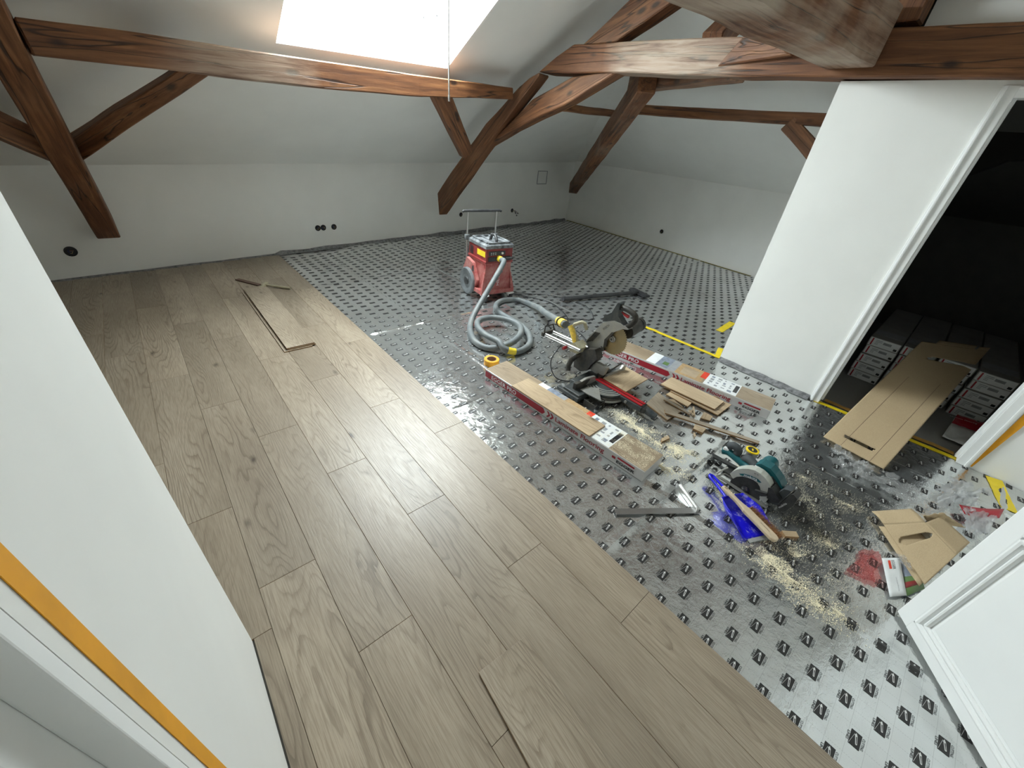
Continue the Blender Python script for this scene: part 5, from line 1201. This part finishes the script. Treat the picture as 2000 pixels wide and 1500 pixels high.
# ------------------------------------------------------------------ plastic film, wrappers, leaflets
def m_film(name, col=(1, 1, 1), alpha=.22, white=.10):
    t = NT(name); co = t.coord(); tr = t.n('BsdfTransparent'); tr.inputs[0].default_value = col + (1,)
    gl = t.n('BsdfGlossy'); gl.inputs['Roughness'].default_value = .12; df = t.n('BsdfTranslucent'); df.inputs[0].default_value = tuple(.9 * c for c in col) + (1,); d2 = t.n('BsdfDiffuse'); d2.inputs[0].default_value = tuple(.85 * c for c in col) + (1,)
    bp = t.bump(t.noise(co, 38, 4, .65, 1.2), .9, .02); t.l(bp, gl.inputs['Normal'])
    m0 = t.n('MixShader'); m0.inputs[0].default_value = .5; t.l(df.outputs[0], m0.inputs[1]); t.l(d2.outputs[0], m0.inputs[2])
    m1 = t.n('MixShader'); m1.inputs[0].default_value = white; t.l(tr.outputs[0], m1.inputs[1]); t.l(m0.outputs[0], m1.inputs[2])
    m2 = t.n('MixShader'); m2.inputs[0].default_value = alpha; t.l(m1.outputs[0], m2.inputs[1]); t.l(gl.outputs[0], m2.inputs[2]); t.l(m2.outputs[0], t.out.inputs[0])
    MATS[name] = t.m
m_film('film_clear', (1, 1, 1), .16, .16); m_film('film_milky', (.95, .96, .97), .15, .5); m_film('reflection_red', (1, .42, .42), .15, .03)
def film(pix, z0, amp, name, mat, label, nu=44, nv=32, freq=9.0, seed=0, parent=None, cat='film'):
    cor = [W(px, py, z) for (px, py), z in zip(pix, z0)]; org = V((cor[0].x, cor[0].y, ZU))
    def bend(u, v):
        e = min(1, 6 * min(u, 1 - u, v, 1 - v) + .35); q = mnoise.noise(V((u * freq, v * freq, seed))) + .5 * mnoise.noise(V((u * freq * 2.7, v * freq * 2.7, seed + 5)))
        return max(0, amp * e * (.6 + q))
    o = patch(cor, nu, nv, 0, name, mat, bend=bend, origin=org, parent=parent, torn=.28)
    return o if parent else tag(o, label, cat)
film([(1613, 862), (1722, 922), (1700, 948), (1640, 915)], [.004] * 4, .035, 'plastic_film', 'film_clear', 'crumpled clear film sticking out under the big cardboard sheet', seed=1)
film([(1650, 915), (1735, 922), (1850, 985), (1790, 1000)], [.004] * 4, .022, 'plastic_film', 'film_clear', 'long strip of clear film between the cardboard pieces', freq=7, seed=2)
film([(1795, 985), (1850, 925), (1935, 965), (1900, 1010)], [.004] * 4, .045, 'plastic_film', 'film_milky', 'crumpled milky film heap near the yellow floor tape', freq=7, seed=3)
wr = film([(1872, 984), (1958, 1000), (1935, 1060), (1880, 1052)], [.015, .03, .03, .01], .02, 'plastic_wrapper', 'film_milky', 'white and red plastic wrapper half hidden by the open door', freq=5, seed=4, cat='wrapper')
w0 = [W(1873, 985, .030), W(1962, 994, .045), W(1952, 1012, .045), W(1884, 1004, .030)]
patch(w0, 12, 4, .0006, 'red_band', 'print_red', bend=lambda u, v: -.012 * math.sin(u * 3.1), parent=wr, origin=V(wr.location))
film([(1690, 1062), (1722, 1076), (1730, 1160), (1640, 1118)], [.001] * 4, .010, 'plastic_film', 'reflection_red', 'thin red sheet standing in for a red reflection in the foil beside the white card', freq=6, seed=6)  # added sheet; its red paints a wrapper's reflection in the foil
film([(1727, 1078), (1768, 1082), (1800, 1135), (1745, 1095)], [.004, .01, .01, .004], .02, 'plastic_film', 'film_clear', 'small bit of clear film behind the white card', freq=6, seed=7)
cc_ = [W(1722, 1090, .012), W(1757, 1089, .016), W(1771, 1163, .006), W(1738, 1166, .003)]
cdp = thing('label_card', 'white printed card standing out beside the open door', 'card', V((cc_[0].x, cc_[0].y, ZU)))
patch(cc_, 4, 8, .0008, 'paper', 'print_paper', parent=cdp, origin=cdp.location)
ux = (cc_[1] - cc_[0]).normalized(); vx = (cc_[3] - cc_[0]).normalized(); nx2 = ux.cross(vx); nx2 = nx2 if nx2.z > 0 else -nx2
def card_at(u, v, h=.0012): return cc_[0] + (cc_[1] - cc_[0]) * u + (cc_[3] - cc_[0]) * v + nx2 * h - cdp.location
b = MB(); b.add([card_at(.30, .07), card_at(.44, .07), card_at(.44, .30), card_at(.30, .30)], [(0, 1, 2, 3)]); b.build('logo_bar', 'print_orange', cdp)
vs, fs = textmesh('EGGER', .020, (cc_[3] - cc_[0]).length * .24); b = MB(); b.add([card_at(.56, .19) + vx * q.x - ux * q.y * -1 for q in vs], fs); b.build('lettering', 'print_dark', cdp)
vs, fs = textmesh('Laminate Flooring', .008, (cc_[3] - cc_[0]).length * .34); b = MB(); b.add([card_at(.55, .70) + vx * q.x + ux * q.y for q in vs], fs); b.build('lettering', 'print_grey', cdp)
lf = thing('leaflet', 'colour leaflet with room picture half under the folded carton', 'leaflet', V((2.2, -.5, ZU)))
lc = [W(1758, 1092, .004), W(1792, 1098, .004), W(1806, 1150, .004), W(1770, 1165, .004)]
patch(lc, 3, 3, .0008, 'paper', 'print_bluegrey', parent=lf, origin=lf.location)
lc2 = [lc[3].lerp(lc[0], .5) + V((0, 0, .001)), lc[2].lerp(lc[1], .5) + V((0, 0, .001)), lc[2] + V((0, 0, .001)), lc[3] + V((0, 0, .001))]; patch(lc2, 2, 2, .0004, 'picture', 'print_green', parent=lf, origin=lf.location)
lc3 = [lc[3].lerp(lc[0], .35) + V((0, 0, .0016)), lc[2].lerp(lc[1], .35) + V((0, 0, .0016)), lc[2].lerp(lc[1], .2) + V((0, 0, .0016)), lc[3].lerp(lc[0], .2) + V((0, 0, .0016))]; patch(lc3, 2, 2, .0004, 'picture', 'vac_red_dark', parent=lf, origin=lf.location)
# wrapper inside the store room
sw = [W(1868, 812, .07), W(1934, 832, .07), W(1905, 880, .004), W(1840, 852, .004)]
pw_ = thing('film_package', 'torn white and red film package on the store room floor', 'wrapper', V((sw[3].x, sw[3].y, -.02)))
patch(sw, 10, 10, .001, 'film', 'print_paper', bend=lambda u, v: .02 * mnoise.noise(V((u * 4, v * 4, 2))), parent=pw_, origin=pw_.location)
up2 = [V((0, 0, .012)) + p for p in (sw[0], sw[1], sw[1].lerp(sw[2], .42), sw[0].lerp(sw[3], .42))]; patch(up2, 8, 5, .001, 'red_band', 'print_red', bend=lambda u, v: .02 * mnoise.noise(V((u * 4, v * 2, 2))), parent=pw_, origin=pw_.location)
vs, fs = textmesh('Laminate Flooring', .02, .15); e_u = (sw[1] - sw[0]).normalized(); e_v = (sw[0] - sw[3]).normalized(); b = MB(); o0 = sw[0].lerp(sw[2], .22) + V((0, 0, .03)) - pw_.location; b.add([o0 + e_u * q.x + e_v * q.y for q in vs], fs); b.build('lettering', 'print_paper', pw_)

# ------------------------------------------------------------------ sawdust
plain('sawdust', srgb(244, 234, 204), .9, scale=40, var=.12)
rr = random.Random(11)
def dust(blobs, label, zf=None, big=.0027, name='sawdust'):
    vs, fs = [], []
    for px, py, r, n, k in blobs:
        c = W(px, py, zf(0, 0) if zf else 0.0)
        for _ in range(int(n * 1.9)):
            a = rr.uniform(0, 6.283); d = r * abs(rr.gauss(0, .5)); x, y = c.x + d * math.cos(a) * .8, c.y + d * math.sin(a) * 1.25
            if not zf and (x < 1.125 or (1.595 < x < 1.82 and .56 < y < 1.9) or (2.82 < x < 3.08 and .31 < y < 1.68)): continue
            if mnoise.noise(V((x * 14, y * 14, 4.4))) < -.05 and rr.random() < .85: continue
            z = (zf(x, y) if zf else hz(x, y)) + rr.uniform(.0008, .003) * (1 if k < 1.5 else 1.6); s = rr.uniform(.35, 1.0) * big * k; a = rr.uniform(0, 6.283); e = s * rr.uniform(.3, .9)
            u = (math.cos(a), math.sin(a)); t_ = rr.uniform(-.3, .3) * s; b0 = len(vs)
            vs.extend([(x - u[0] * s - u[1] * e, y - u[1] * s + u[0] * e, z), (x + u[0] * s - u[1] * e, y + u[1] * s + u[0] * e, z + t_), (x + u[0] * s + u[1] * e * .6, y + u[1] * s - u[0] * e * .6, z + abs(t_)), (x - u[0] * s * .5 + u[1] * e, y - u[1] * s * .5 - u[0] * e, z)])
            fs.append((b0, b0 + 1, b0 + 2, b0 + 3))
    me = bpy.data.meshes.new(name); me.from_pydata(vs, [], fs); me.materials.append(MATS['sawdust'])
    o = bpy.data.objects.new(name, me); C.objects.link(o); return tag(o, label, 'sawdust', kind='stuff')
dust([(1312, 872, .13, 3400, 1), (1290, 905, .09, 1200, 1), (1255, 838, .13, 2000, 1), (1220, 815, .14, 1300, .8), (1330, 915, .10, 800, .8), (1345, 880, .12, 600, .7)], 'pale sawdust heaped at the end of the first package')
dust([(1128, 742, .16, 3600, .42), (1160, 770, .14, 900, .5), (1100, 700, .16, 1400, .36), (1240, 800, .16, 900, .6)], 'fine yellow sawdust around the foot of the mitre saw')
dust([(1408, 955, .07, 700, 1), (1425, 985, .06, 300, 1), (1500, 1085, .13, 1700, .9), (1545, 1130, .16, 2000, .8), (1600, 1180, .12, 500, .9), (1640, 1195, .08, 300, .9), (1560, 1085, .18, 1500, .7), (1620, 1060, .22, 1400, .6)], 'pale sawdust swept around the dustpan and the hand brush')
dust([(1590, 985, .26, 1800, .6), (1660, 985, .28, 1500, .55), (1570, 930, .2, 700, .5), (1440, 900, .2, 600, .5), (1300, 1000, .35, 700, .4)], 'thin sawdust streaks between the circular saw and the cardboard')
ptop = ZU + ZP + .0022
def on_pack(x, y): return ptop
M_ = pk1.matrix_world.copy(); 
def pack_dust():
    vs, fs = [], []; e = P1L / 2
    for _ in range(9000):
        u = -e + .02 + abs(rr.gauss(0, .25)); v = rr.uniform(-.10, .10)
        if u > e * .3 or rr.random() > .45 + 1.2 * mnoise.noise(V((u * 14, v * 22, 9))): continue
        s = rr.uniform(.0008, .0022); a = rr.uniform(0, 6.28); q = [V((u + s * math.cos(a + k * 1.57), v + s * math.sin(a + k * 1.57) * .6, ZP + .0032 + rr.uniform(0, .001))) for k in range(4)]
        b0 = len(vs); vs.extend([tuple(p) for p in q]); fs.append((b0, b0 + 1, b0 + 2, b0 + 3))
    me = bpy.data.meshes.new('sawdust'); me.from_pydata(vs, [], fs); me.materials.append(MATS['sawdust']); o = bpy.data.objects.new('sawdust', me); C.objects.link(o); o.matrix_world = M_
    tag(o, 'sawdust strewn over the top of the first package', 'sawdust', kind='stuff')
bpy.context.view_layer.update(); M_ = pk1.matrix_world.copy(); pack_dust()
